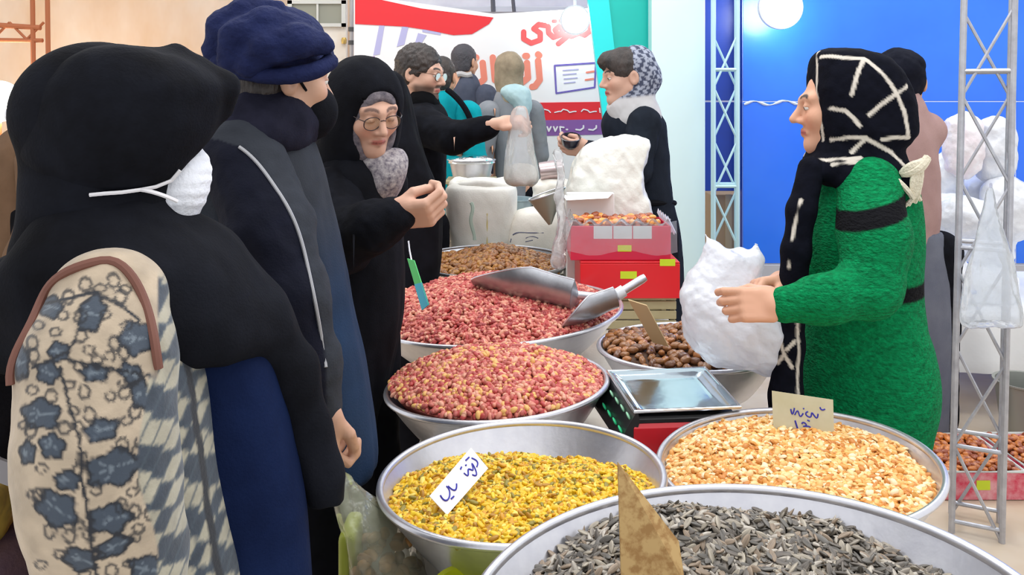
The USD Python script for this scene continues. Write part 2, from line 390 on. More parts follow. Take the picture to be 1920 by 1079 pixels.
obj('printed_stem', quad_px([(699, 106), (703, 106), (699, 132), (694, 132)], D - .012, .004), print_purple, bn)
obj('lettering', line_px([[(1022, 48), (1010, 46), (1001, 54), (1013, 62), (1013, 75), (996, 81), (982, 73), (982, 60)], [(1028, 50), (1029, 62), (1038, 70), (1050, 66), (1056, 57), (1048, 50), (1041, 56), (1046, 66)], [(1056, 64), (1062, 70), (1047, 82)], [(1056, 66), (1072, 68), (1086, 62), (1096, 66), (1107, 58), (1107, 47)]], 10, D - .012), print_faded, bn)
obj('letter_dots', line_px([[(1038, 40), (1041, 40)], [(1051, 39), (1054, 39)]], 7, D - .012), print_faded, bn)
obj('lettering', line_px([[(1009, 114), (1012, 150), (1003, 162), (998, 163)], [(1009, 102), (1011, 104)], [(985, 105), (988, 105)], [(988, 118), (990, 146), (980, 154)], [(924, 108), (928, 150), (934, 152)], [(905, 118), (908, 148), (898, 158), (892, 156)], [(890, 107), (893, 108)], [(940, 150), (968, 152), (976, 140)]], 12, D - .012), print_pale, bn)
obj('printed_frame', line_px([[(1040, 123), (1117, 118), (1115, 164), (1043, 175), (1040, 123)]], 3.2, D - .012), print_blue, bn)
obj('printed_lines', line_px([[(1056, 132), (1084, 130)], [(1056, 140), (1080, 138)], [(1058, 148), (1082, 146)], [(1058, 156), (1078, 154)]], 2.2, D - .012), print_lilac, bn)
obj('printed_lines', line_px([[(1100, 136), (1113, 134)], [(1098, 150), (1112, 148)]], 3.5, D - .012), print_pale, bn)
obj('red_band', quad_px([(975, 193), (1134, 191), (1136, 224), (975, 226)], D - .012, .004), print_red, bn)
obj('purple_band', quad_px([(975, 226), (1136, 224), (1138, 252), (975, 256)], D - .012, .004), print_purple, bn)
sq = lambda u, v, n, a: [(u + i * a, v + [0, -3, 1, -4, 2, 0, -2][(i * 5 + int(u)) % 7]) for i in range(n)]
white_print = mat('banner_print_white', (.85, .83, .85), .5)
for l_ in (sq(1000, 209, 9, 4), sq(1040, 209, 11, 4), sq(1090, 209, 8, 4), [(1124, 203), (1125, 211)]): obj('band_text', line_px([l_], 2.2, D - .018), white_print, bn)
for l_ in ([[(996, 236), (999, 246)], [(1003, 246), (1007, 236), (1011, 246)], [(1017, 241), (1014, 245), (1018, 248), (1021, 244), (1017, 237)], [(1026, 238), (1029, 246), (1033, 238)], [(1038, 238), (1041, 246), (1045, 238)], [(1051, 247), (1050, 238), (1057, 239)], [(1062, 243), (1064, 243)], [(1080, 243), (1088, 244), (1094, 240), (1094, 236)], [(1104, 243), (1112, 244), (1118, 240), (1118, 236)]]): obj('band_text', line_px([l_], 3, D - .018), white_print, bn)
# hall structure seen above the banner
bm = mat('roof_steel', (.55, .56, .62), .5, metal=.3)
t = thing('roof_beam', 'grey steel beam with two struts above the white banner', 'beam', P(1000, 10, 7.6))
obj('beam', box(P(660, 14, 7.6), P(1130, 24, 7.5), .01), bm, t)
obj('strut', tube([P(922, -50, 7.5), P(925, 22, 7.5)], .02, 8), mat('strut_dark', (.1, .1, .12), .5), t); obj('strut', tube([P(956, -60, 7.5), P(964, 22, 7.5)], .016, 8), mat('strut_dark_grey', (.1, .1, .12), .5), t)
# turquoise booth panel and white pillar
t = thing('booth_panel', 'turquoise booth panel with slanting edge behind the seller in black', 'panel', P(1180, 500, 5.5) * [1, 1, 0])
teal = mat('turquoise_panel', (.0, .62, .52), .4, noise=(2, (.0, .50, .44), .25)); cyan = mat('cyan_edge', (.02, .80, .80), .35)
obj('panel_face', quad_px([(1128, -80), (1226, -80), (1226, 590), (1204, 590)], 5.5, .06), teal, t)
obj('cyan_edge', quad_px([(1090, -80), (1130, -80), (1206, 590), (1176, 590)], 5.49, .07), cyan, t)
t = thing('booth_pillar', 'glossy white booth pillar between turquoise panel and blue wall', 'pillar', P(1270, 500, 5.3) * [1, 1, 0])
a, b = P(1222, 0, 5.28), P(1321, 0, 5.3)
obj('pillar_face', box((a[0], 5.28, .02), (b[0], 5.42, 3.2), .004), mat('pillar_white', (.78, .96, .97), .25, coat=.4), t)
obj('pillar_foot', box((a[0] - .02, 5.26, 0), (b[0] + .02, 5.43, .019), .006), mat('pillar_foot', (.02, .62, .66), .3), t)
# blue wall of panels
blue = mat('blue_panel', (.012, .15, .90), .32, noise=(1.2, (.03, .22, .95), .3), coat=.25, coat_rough=.2); navy = mat('navy_panel', (.005, .045, .36), .35)
w = UsdGeom.Xform.Define(stage, '/World/wall_right'); tag(w, 'bright blue panelled booth wall', None, None, 'structure'); ORI['/World/wall_right'] = (np.zeros(3), 0); w = w.GetPrim()
YB = 5.8; xs = [P(u, 0, YB)[0] for u in (1392, 1905, 2420)]
for i in range(2):
    for z0, z1 in ((.36, 1.459), (1.465, 2.7), (2.706, 3.4)):
        obj('panel', box((xs[i] + .003, YB, z0), (xs[i + 1] - .003, YB + .03, z1), .003), blue, w)
xn = P(1318, 0, YB + .12)[0], P(1391, 0, YB + .12)[0]
for z0, z1 in ((.84, 1.456), (1.468, 2.7), (2.71, 3.4)): obj('panel', box((xn[0], YB + .12, z0), (xn[1], YB + .15, z1), .003), navy, w)
obj('joint_strip', box((xs[0], YB + .004, .36), (xs[2], YB + .02, 3.4)), mat('joint_white', (.75, .80, .92), .4), w)
obj('plinth', box((xs[0] - .3, YB - .015, 0), (xs[2], YB + .02, .355), .004), mat('plinth_grey', (.50, .50, .54), .5), w)
obj('return_panel', box((xs[0] - .004, YB, .36), (xs[0], YB + .15, 3.4)), navy, w)
wear = np.array([P(u, 194 + 4 * math.sin(u * .11) - (u - 1400) * .02, YB - .001) for u in np.arange(1395, 1510, 6)])
obj('worn_joint', tube(wear, .007 + .004 * np.sin(np.arange(len(wear)) * 1.3), 6), mat('worn_paint', (.72, .76, .85), .5), w)
# things left of the navy panel foot
t = thing('carton', 'brown carton standing behind the slim blue truss', 'carton', P(1345, 400, 6.4) * [1, 1, 0])
obj('carton_body', box((P(1324, 0, 6.2)[0], 6.05, 0), (P(1392, 0, 6.2)[0], 6.4, .80), .004), mat('carton_brown', (.42, .28, .16), .7), t)
obj('carton_tape', box((P(1350, 0, 6.2)[0], 6.046, .0), (P(1362, 0, 6.2)[0], 6.05, .802)), mat('carton_tape', (.55, .42, .25), .3), t)
# round lamps
lamp_glow = mat('lamp_glow', (1, 1, 1), .3, emit=((.95, .98, 1.0), 14.0)); lamp_case = mat('lamp_case', (.80, .84, .88), .4)
def round_lamp(label, c, r):
    t = thing('flood_lamp', label, 'lamp', c)
    prof = lathe([(0, 0), (r, 0), (r, .02), (0, .03)], 40); obj('diffuser', moved(prof, rot_x(90), np.array(c) - [0, .0, 0]), lamp_glow, t)
    ring = lathe([(r, -.005), (r * 1.1, -.005), (r * 1.1, .03), (r, .03), (r, -.005)], 40); obj('lamp_ring', moved(ring, rot_x(90), c), lamp_case, t)
    obj('bracket', tube([np.array(c) + [0, .0, r * 1.05], np.array(c) + [0, .02, 1.2]], .012, 8), lamp_case, t)
round_lamp('round white flood lamp glowing in front of the blue wall', P(1462, 14, 5.52), .13)
round_lamp('small round flood lamp glowing in front of the banner corner', P(1078, 38, 6.3), .10)
# trusses
def truss(name, label, corners, z0, z1, r, levels, m, lean=(0, 0), zig=None, plate=False):
    """Four posts with cross bars and zigzag braces between them."""
    c = np.array(corners, float); mid = c.mean(0); t = thing(name, label, 'truss', (mid[0], mid[1], z0)); sh = lambda p, z: np.array([p[0] + lean[0] * (z - z0), p[1] + lean[1] * (z - z0), z])
    for p in c: obj('post', tube([sh(p, z0), sh(p, z1)], r, 10), m, t)
    for z in levels:
        for i in range(4): obj('cross_bar', tube([sh(c[i], z), sh(c[(i + 1) % 4], z)], r * .75, 8), m, t)
    n = int((z1 - z0) / zig)
    for i in range(4):
        pts = [sh(c[i] if k % 2 else c[(i + 1) % 4], z0 + (k + .3 * (i % 2)) * zig) for k in range(n)]
        for k in range(len(pts) - 1): obj('brace', tube([pts[k], pts[k + 1]], r * .55, 6), m, t)
    return t
galv = mat('galvanised_steel', (.55, .56, .60), .4, metal=.55, noise=(20, (.36, .36, .40), .25))
galv_blue = mat('pale_steel', (.55, .80, .86), .35, metal=.3)
x0 = P(1803, 0, 2.95)[0] - .045; th = math.radians(27); s_ = .15
cc = np.array([x0, 2.93]); e1, e2 = np.array([math.cos(th), -math.sin(th)]) * s_, np.array([math.sin(th), math.cos(th)]) * s_
truss('truss_tower', 'grey steel lattice truss tower standing at the right beside the date crates', [cc, cc + e1, cc + e1 + e2, cc + e2], .0, 2.3, .0105, (.04, .30, .98, 1.585, 2.25), galv, (.024, 0), .30)
xa, xb = P(1338, 0, 5.0)[0], P(1383, 0, 5.0)[0]
truss('truss_column', 'slim pale blue lattice truss against the navy panel', [(xa, 5.0), (xb, 5.0), (xb + .03, 5.14), (xa + .03, 5.14)], .0, 2.4, .0135, (.05, .97, 1.655, 2.3), galv_blue, (.0, 0), .31)
# rusty scaffold at the far left
t = thing('scaffold', 'rusty orange scaffold frame at the far left by the plaster wall', 'scaffold', P(60, 300, 6.5) * [1, 1, 0]); rust = mat('rust', (.42, .13, .05), .7)
for u0, u1 in ((60, 68), (88, 96)): obj('post', tube([P(u1, 165, 6.5) * [1, 1, 0], P(u0, -80, 6.5)], .018, 8), rust, t)
obj('rail', tube([P(-120, 40, 6.5), P(76, 52, 6.5)], .02, 8), rust, t); obj('rail', tube([P(-120, 74, 6.5), P(80, 76, 6.5)], .016, 8), rust, t)
for k in range(6): obj('brace', tube([P(-110 + 32 * k, 74 if k % 2 else 42, 6.5), P(-78 + 32 * k, 42 if k % 2 else 74, 6.5)], .01, 6), rust, t)
# warm lamp at the far left
t = thing('work_lamp', 'glowing warm work lamp at the far left behind the person in brown', 'lamp', P(6, 190, 6.6))
obj('bulb', moved(trimesh.creation.icosphere(3, .16), None, P(-2, 190, 6.6)), mat('warm_glow', (1, .9, .7), .4, emit=((1.0, .80, .55), 6.0)), t)
obj('stand', tube([P(-2, 190, 6.6) * [1, 1, 0], P(-2, 190, 6.6) - [0, 0, .15]], .02, 10), rust, t)
l = UsdLux.SphereLight.Define(stage, '/World/work_lamp/glow'); l.CreateRadiusAttr(.17); l.CreateIntensityAttr(14); l.CreateColorAttr((1, .80, .58)); l.AddTranslateOp().Set(tuple(P(-2, 190, 6.6) - P(6, 190, 6.6)))
# ------------------------------------------------------------------ the stall: tables, basins, heaps
rng = np.random.default_rng(7)
cloth_white = mat('tablecloth_cream', (.80, .77, .70), .85, noise=(9, (.70, .66, .57), .25), bump=(60, .25))
steel = mat('brushed_aluminium', (.72, .72, .76), .34, metal=.85, noise=(30, (.60, .60, .66), .3), bump=(45, .05))
steel_dark = mat('worn_aluminium', (.50, .51, .54), .36, metal=.9, noise=(24, (.36, .37, .40), .3), bump=(30, .08))
def table(name, label, x0, x1, y0, y1, z, drop):
    t = thing(name, label, 'table', ((x0 + x1) / 2, (y0 + y1) / 2, 0))
    wood = mat(name + '_board', (.55, .40, .25), .6); leg = mat(name + '_steel', (.35, .35, .37), .4, metal=.8)
    obj('tabletop', box((x0, y0, z - .035), (x1, y1, z - .006), .006), wood, t)
    for x in (x0 + .06, x1 - .06):
        for y in (y0 + .08, y1 - .08):
            obj('leg', tube([(x, y, 0), (x, y, z - .034)], .018, 10), leg, t)
    # the cloth: a sheet over the top that hangs with folds
    per = []
    n = 220
    for i in range(n):
        s = i / n * 2 * ((x1 - x0) + (y1 - y0)); w, h = x1 - x0, y1 - y0
        if s < w: p, o = (x0 + s, y0), (0, -1)
        elif s < w + h: p, o = (x1, y0 + s - w), (1, 0)
        elif s < 2 * w + h: p, o = (x1 - (s - w - h), y1), (0, 1)
        else: p, o = (x0, y1 - (s - 2 * w - h)), (-1, 0)
        per.append((*p, *o))
    per = np.array(per); c = np.array([(x0 + x1) / 2, (y0 + y1) / 2])
    X = []
    for k in (0.0, .5, .97, 1.0):
        X.append(np.c_[c + (per[:, :2] - c) * k, np.full(n, z)])
    wave = np.sin(np.arange(n) * .55) * .012 + np.sin(np.arange(n) * .21 + 1) * .01 + .018
    for q in (.02, .1, .2, .35, .6, 1.0):
        dz = q * drop; out = wave * min(1, q * 2.2) + .006
        X.append(np.c_[per[:, :2] + per[:, 2:] * out[:, None], np.full(n, z - dz)])
    X = np.stack(X, 1)
    cl = obj('tablecloth', grid_mesh(X, True), cloth_white, smooth=60)
    tag(cl, 'cream cloth spread over the ' + ('front table under the sunflower seed basin' if 'front' in label else 'far table under the white sacks' if 'far' in label else 'long table under the peanut basins'), 'tablecloth')
    return t
table('market_table', 'long market table in the middle, carrying the basins of peanuts and the scale', -.24, .64, 1.96, 3.95, .585, .50)
table('market_table', 'far market table carrying the date basin and the white sacks', -.27, .33, 3.97, 4.95, .585, .50)
table('market_table', 'front market table carrying the yellow, cream and sunflower seed basins', -.2, .88, .66, 1.93, .585, .50)

class Basin: pass
def basin(name, label, c, R, tilt=(0, 0), depth=.15, base=.6, m=steel):
    """A wide flared basin with a rolled rim; c = centre of the rim."""
    rb = R * base; w = .003
    prof = [(0, -depth), (rb * .9, -depth), (rb, -depth + .004)]
    for t in np.linspace(.12, 1, 9): prof.append((rb + (R - .006 - rb) * t ** .85, -depth + (depth - .004) * t ** 1.15))
    inner = [(max(r - w, 0), z + w) for r, z in prof][::-1]
    rim = [(R - .006 + .007 * math.sin(a), -.002 + .007 * -math.cos(a) + .003) for a in np.linspace(.2, 2 * math.pi - .6, 10)]
    body = lathe(prof + [(R - .006, -.004)] + inner, 96)
    lip = lathe([(R - .005 + .0075 * math.cos(a), .0075 * math.sin(a)) for a in np.linspace(0, 2 * math.pi, 13)], 96)
    b = Basin(); b.c = np.array(c, float); b.R = R; b.depth = depth; b.base = base
    ax, ay = math.degrees(math.atan(tilt[1])), -math.degrees(math.atan(tilt[0]))
    b.M = rot_y(ay) @ rot_x(ax)
    t = thing(name, label, 'basin', c)
    bw = obj('bowl', moved(body, b.M, c), m, t, smooth=50); obj('rolled_rim', moved(lip, b.M, c), m, bw, smooth=60)
    # a low ring that it stands on, hidden under the flare
    b.t = t
    return b
def radius_at(b, z):
    """Inner radius of the basin at height z (negative, under the rim)."""
    rb = b.R * b.base; t = np.clip((z + b.depth) / (b.depth - .004), 0, 1) ** (1 / 1.15)
    return rb + (b.R - .01 - rb) * t ** .85 - .004
def seed_mesh(kind):
    m = trimesh.creation.icosphere(1 if kind != 'sunflower' else 2)
    v = np.array(m.vertices)
    if kind == 'sunflower':
        t = (v[:, 0] + 1) / 2; v[:, 1:] *= (np.sqrt(np.clip(t, 0, 1)) * (1.25 - .62 * t))[:, None]
        v *= (.0125, .0066, .0036)
    elif kind == 'date': n = meshkit.fbm(v * [1.5, 5, 5], 2, 3); v = v * (.82 + .36 * n)[:, None] * (.019, .012, .011)
    elif kind == 'kernel': v = v * (.0092, .0062, .0058)
    elif kind == 'peanut':
        v[:, 1:] *= (1 - .18 * np.exp(-(v[:, 0] / .3) ** 2))[:, None]; v = v * (.0105, .0064, .0062)
    elif kind == 'sliver': v[:, 2] += .25 * v[:, 0] ** 2; v = v * (.0082, .0046, .0034)
    elif kind == 'split': v[:, 2] = np.maximum(v[:, 2], -.15); v = v * (.0085, .0056, .0050)
    m.vertices = v
    return m
def heap(b, name, label, cat_, height, kind, m, count, core_mat, size=(.8, 1.2), seed=0, spread=.995, lift=.003, flat=.5):
    """Loose grains: a core with the shape of the heap, and grains scattered over it as one instancer."""
    r_ = np.random.default_rng(seed)
    t = thing(name, label, cat_, b.c, kind='stuff')
    # core: polar sheet
    nr, na = 26, 72
    rr, aa = np.meshgrid(np.linspace(0, 1, nr), np.arange(na) * 2 * np.pi / na, indexing='xy')
    def surf(x, y):
        r = np.hypot(x, y); z = height(x, y)
        return z
    # contact radius per direction: where the heap meets the bowl
    def clampz(x, y):
        z = surf(x, y); r = np.hypot(x, y); lim = np.minimum(0, z); ra = radius_at(b, lim)
        return z, ra
    rc = np.zeros(na)
    for i, a in enumerate(aa[:, 0]):
        s = np.linspace(.02, b.R, 300); z, ra = clampz(s * np.cos(a), s * np.sin(a)); ok = s < ra; rc[i] = s[ok][-1] if ok.any() else b.R * b.base
    rc *= spread
    X = np.stack([rr * rc[:, None] * np.cos(aa), rr * rc[:, None] * np.sin(aa)], -1)
    Z = surf(X[..., 0], X[..., 1]) - .006
    sheet = np.concatenate([X, Z[..., None]], -1)
    low = np.concatenate([X * .6, np.full(Z.shape + (1,), -b.depth + .006)], -1)
    full = np.concatenate([sheet, low[:, ::-1]], 1)
    core = grid_mesh(full, True); core.vertices = core.vertices @ b.M.T + b.c
    core.faces = np.array(core.faces)[:, ::-1] if core.volume < 0 else core.faces
    obj('heap_core', core, core_mat, t, smooth=60)
    # grains
    a = r_.random(count * 2) * 2 * np.pi; q = np.sqrt(r_.random(count * 2)); k = np.interp(a, np.r_[aa[:, 0], 2 * np.pi], np.r_[rc, rc[0]])
    x, y = q * k * np.cos(a), q * k * np.sin(a)
    z = surf(x, y); e = .004; gx, gy = (surf(x + e, y) - z) / e, (surf(x, y + e) - z) / e
    n = count; pos, ori, sc = [], [], []
    p = np.stack([x, y, z], 1)[:n] + np.c_[np.zeros((n, 2)), r_.normal(0, .0025, n) + lift - .003]
    nrm = np.stack([-gx, -gy, np.ones_like(gx)], 1)[:n]; nrm /= np.linalg.norm(nrm, axis=1, keepdims=True)
    nrm = nrm + r_.normal(0, flat, (n, 3)); nrm /= np.linalg.norm(nrm, axis=1, keepdims=True)
    tx = np.cross(nrm, r_.normal(0, 1, (n, 3))); tx /= np.linalg.norm(tx, axis=1, keepdims=True); ty = np.cross(nrm, tx)
    Rm = np.stack([tx, ty, nrm], -1)                      # columns
    Rm = b.M[None] @ Rm; p = p @ b.M.T
    from scipy.spatial.transform import Rotation
    Q = Rotation.from_matrix(Rm).as_quat()                # x y z w
    s = r_.uniform(size[0], size[1], n)
    pi = UsdGeom.PointInstancer.Define(stage, str(t.GetPath()) + '/grains')
    protos = m if isinstance(m, list) else [m]
    paths = []
    for j, mm in enumerate(protos):
        sm = seed_mesh(kind)
        g = UsdGeom.Mesh.Define(stage, '%s/grains/%s' % (pi.GetPath().GetParentPath(), 'grain' if j == 0 else 'grain_%03d' % j))
        v, f, nn = meshkit.arrays(sm, True)
        g.CreatePointsAttr(Vt.Vec3fArray.FromNumpy(v.astype(np.float32))); g.CreateFaceVertexCountsAttr(Vt.IntArray.FromNumpy(np.full(len(f), 3, np.int32))); g.CreateFaceVertexIndicesAttr(Vt.IntArray.FromNumpy(f.astype(np.int32).ravel()))
        g.CreateNormalsAttr(Vt.Vec3fArray.FromNumpy(nn.astype(np.float32))); g.SetNormalsInterpolation('vertex'); g.CreateSubdivisionSchemeAttr('none')
        UsdShade.MaterialBindingAPI.Apply(g.GetPrim()).Bind(mm); paths.append(g.GetPath())
    pi.CreatePrototypesRel().SetTargets(paths)
    pi.CreateProtoIndicesAttr(Vt.IntArray.FromNumpy(r_.integers(0, len(protos), n).astype(np.int32)))
    pi.CreatePositionsAttr(Vt.Vec3fArray.FromNumpy(p.astype(np.float32)))
    pi.CreateOrientationsAttr(Vt.QuathArray([Gf.Quath(float(w), float(i), float(j), float(k)) for i, j, k, w in Q]))
    pi.CreateScalesAttr(Vt.Vec3fArray.FromNumpy(np.repeat(s[:, None], 3, 1).astype(np.float32)))
    tag(pi, kind='stuff')
    return t
def bump2(x, y, cx, cy, sx, sy, h): return h * np.exp(-((x - cx) / sx) ** 2 - ((y - cy) / sy) ** 2)
def wob(x, y, s, a, seed): return (meshkit.fbm(np.stack([x * s + 9, y * s + 9, 0 * x + seed], -1), 3) - .5) * 2 * a

pink_m = [mat('peanut_' + str(i), c, .5) for i, c in enumerate([(.42, .085, .07), (.56, .15, .115), (.46, .06, .055), (.64, .23, .165), (.72, .34, .23), (.30, .035, .035)])]
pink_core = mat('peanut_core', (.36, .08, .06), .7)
gold_m = [mat('golden_' + str(i), c, .45) for i, c in enumerate([(.74, .43, .012), (.82, .55, .02), (.62, .30, .008), (.86, .66, .13), (.42, .20, .008), (.74, .46, .01), (.76, .48, .015), (.26, .20, .02)])]
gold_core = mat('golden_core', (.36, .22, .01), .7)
cream_m = [mat('cream_nut_' + str(i), c, .45) for i, c in enumerate([(.80, .47, .17), (.86, .60, .29), (.70, .32, .07), (.90, .72, .46), (.58, .22, .04), (.82, .50, .17)])]
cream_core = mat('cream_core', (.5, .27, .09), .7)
sun_m = [mat('sunflower_' + str(i), c, .55, noise=(90, d, .12), stretch=(.15, 3, 3)) for i, (c, d) in enumerate([((.11, .092, .075), (.29, .25, .20)), ((.055, .047, .040), (.18, .155, .13)), ((.21, .18, .14), (.42, .37, .29)), ((.09, .08, .07), (.16, .148, .13)), ((.17, .125, .085), (.32, .24, .17)), ((.045, .039, .033), (.13, .115, .095)), ((.52, .48, .41), (.28, .24, .20))])]
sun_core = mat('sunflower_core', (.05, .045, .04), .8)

b1 = basin('steel_basin', 'wide aluminium basin heaped with pink peanuts and holding two scoops', (-.059, 2.985, .752), .444, (.055, .003), .155)
heap(b1, 'peanut_heap', 'tall mound of pink skinned peanuts under the two metal scoops', 'peanuts',
     lambda x, y: .118 * np.maximum(0, 1 - ((x + .02) / .46) ** 2 - (y / .46) ** 2) ** .8 - .022 + wob(x, y, 9, .014, 1), 'peanut', pink_m, 9500, pink_core, (.8, 1.25), 1)
b2 = basin('steel_basin', 'middle aluminium basin of reddish peanuts beside the scale', (-.04, 2.268, .736), .297, (.06, -.02), .14)
heap(b2, 'peanut_heap', 'mound of mixed red and yellowish peanuts in the middle basin', 'peanuts',
     lambda x, y: .088 * np.maximum(0, 1 - ((x + .02) / .31) ** 2 - (y / .31) ** 2) ** .75 - .014 + wob(x, y, 12, .010, 2), 'kernel',
     pink_m[:5] + [mat('peanut_yellow', (.74, .42, .13), .5)], 5600, pink_core, (.8, 1.2), 2)
b3 = basin('steel_basin', 'aluminium basin of bright yellow kernels with bare inner wall showing', (.019, 1.690, .748), .283, (.045, -.013), .14)
heap(b3, 'golden_kernel_heap', 'bright yellow split kernels filling the basin with the white tag', 'kernels',
     lambda x, y: -.030 + bump2(x, y, -.11, .11, .11, .09, .026) + bump2(x, y, .15, .05, .10, .10, .020) - .13 * np.maximum(y, -.16) - .02 * (x + .1) + wob(x, y, 14, .009, 3), 'sliver', gold_m, 8200, gold_core, (.85, 1.35), 3)
b4 = basin('steel_basin', 'aluminium basin of pale roasted nuts with the olive price card', (.583, 1.757, .745), .282, (.07, .008), .14)
heap(b4, 'cream_nut_heap', 'pale golden roasted nut pieces filling the basin under the olive card', 'nuts',
     lambda x, y: -.024 + bump2(x, y, -.05, .10, .17, .15, .030) + .02 * np.maximum(0, 1 - (x / .28) ** 2 - (y / .28) ** 2) + wob(x, y, 12, .008, 4), 'split', cream_m, 7800, cream_core, (.8, 1.3), 4)
b5 = basin('steel_basin', 'largest aluminium basin at the front, full of dark sunflower seeds', (.300, 1.060, .852), .365, (.06, -.02), .17)
heap(b5, 'sunflower_seed_heap', 'grey black sunflower seeds with pale stripes in the front basin', 'seeds',
     lambda x, y: -.040 + bump2(x, y, -.05, .24, .13, .10, .062) + bump2(x, y, .13, .22, .08, .09, .022) + bump2(x, y, .0, -.05, .25, .2, .03) + wob(x, y, 10, .012, 5), 'sunflower', sun_m, 8800, sun_core, (.8, 1.2), 5, flat=.35)
b6 = basin('steel_basin', 'far aluminium basin holding a mound of brown dried dates', (-.09, 3.885, .750), .352, (.0, .02), .14, m=steel_dark)
b7 = basin('steel_basin', 'small aluminium basin of dark dates partly under the white plastic bag', (.526, 2.550, .752), .27, (.02, -.02), .14)
# ------------------------------------------------------------------ people: head, hands, bodies
def mixc(a, b, w): return a * (1 - w[:, None]) + np.array(b) * w[:, None]
def sstep(x, a, b):
    t = np.clip((x - a) / (b - a), 0, 1); return t * t * (3 - 2 * t)
SKIN = (.62, .33, .21)
skin_mat = mat('skin', SKIN, .5, vcol=True, spec=.35)
def head_sdf(nose=1.0, jaw=1.0, lids=.3):
    F = [ell((0, .014, .036), (.075, .096, .088)), ell((0, -.03, -.026), (.057 * jaw, .064, .080)), ell((0, -.068, -.096), (.02 * jaw, .02, .018))]
    for s in (-1, 1):
        F += [seg((s * .052 * jaw, .0, -.048), (s * .010, -.066, -.094), .019, .016), ell((s * .041, -.062, -.02), (.024, .022, .022))]
    base = union(.03, *F)
    brow = union(.012, seg((-.046, -.072, .03), (0, -.088, .024), .011, .012), seg((.046, -.072, .03), (0, -.088, .024), .011, .012))
    base = union(.02, base, brow, seg((0, .022, -.05), (0, .04, -.19), .049 * jaw, .052 * jaw))
    base = cut(.016, base, ell((-.031, -.101, .006), (.019, .02, .013)), ell((.031, -.101, .006), (.019, .02, .013)))
    ns = union(.01, seg((0, -.086, .022), (0, -.109 - .005 * nose, -.024), .0075, .0115), ell((-.012, -.1, -.03), (.008, .010, .0075)), ell((.012, -.1, -.03), (.008, .010, .0075)))
    lips = union(.004, seg((-.023, -.084, -.0605), (-.004, -.0955, -.0545), .0036, .0056), seg((.023, -.084, -.0605), (.004, -.0955, -.0545), .0036, .0056),
                 seg((-.022, -.083, -.0605), (0, -.0945, -.0648), .004, .0066), seg((.022, -.083, -.0605), (0, -.0945, -.0648), .004, .0066))
    base = union(.012, base, ns); base = union(.007, base, lips)
    lid = []
    for s in (-1, 1):
        ball = ell((s * .031, -.0805, .007), (.0142, .0138, .0138))
        zc = .007 + .007 - .016 * lids
        up = lambda p, b=ball, z=zc: np.maximum(b(p), z - p[:, 2] + 0 * p[:, 0])
        dn = lambda p, b=ball: np.maximum(b(p), p[:, 2] - .0005)
        lid += [up, dn]
        e = cut(.004, ell((s * .078, .014, -.002), (.012, .023, .034), rot_z(-s * 18)), ell((s * .09, .008, -.002), (.009, .012, .022)))
        lid.append(e)
    return union(.005, base, *lid)
_heads = {}
def head_mesh(key, **kw):
    if key not in _heads:
        m = surface(head_sdf(**kw), (-.11, -.14, -.21), (.11, .13, .15), .0042); _heads[key] = relax(m, 3)
    return _heads[key].copy()
def head_colors(v, skin, lips=(.55, .16, .14), brow=(.05, .035, .03), beard=None, hairline=None):
    c = np.tile(np.array(skin, float), (len(v), 1)); x, y, z = v.T; ax = np.abs(x); front = sstep(-y, .04, .07)
    c = mixc(c, np.array(skin) * [1.08, .8, .75], .55 * front * np.exp(-((ax - .04) / .02) ** 2 - ((z + .03) / .022) ** 2))
    mz = -.0610 + .0030 * np.exp(-(ax / .012) ** 2)
    c = mixc(c, lips, front * (1 - sstep(ax, .017, .024)) * (1 - sstep(np.abs(z - mz), .005, .0095)) * (y < -.07))
    c = mixc(c, np.array(lips) * .3, front * (1 - sstep(ax, .019, .025)) * (1 - sstep(np.abs(z + .0600), .0006, .0024)) * .8 * (y < -.07))
    bz = .031 + .006 * (1 - ((ax - .03) / .022) ** 2)
    c = mixc(c, brow, front * (1 - sstep(np.abs(z - bz), .003, .006)) * sstep(ax, .008, .014) * (1 - sstep(ax, .046, .054)))
    c = mixc(c, np.array(brow) * .8, front * (1 - sstep(np.abs(z - .0005 - .006 * 0), .0005, .002)) * (1 - sstep(np.abs(ax - .031), .012, .016)) * .7)
    if beard is not None:
        w = front * 0 + sstep(-z, .03, .055) * (1 - sstep(np.abs(z + .06), .0085, .012) * 0) * sstep(-y, -.01, .02)
        mouth = (1 - sstep(ax, .022, .03)) * (1 - sstep(np.abs(z - mz), .008, .012)) * (y < -.075)
        w = np.maximum(w, front * (1 - sstep(np.abs(z + .044), .006, .011)) * (1 - sstep(ax, .022, .03)) * (y < -.075)) * (1 - mouth) * sstep(z, -.135, -.12)
        c = mixc(c, beard, w * .82)
    return c
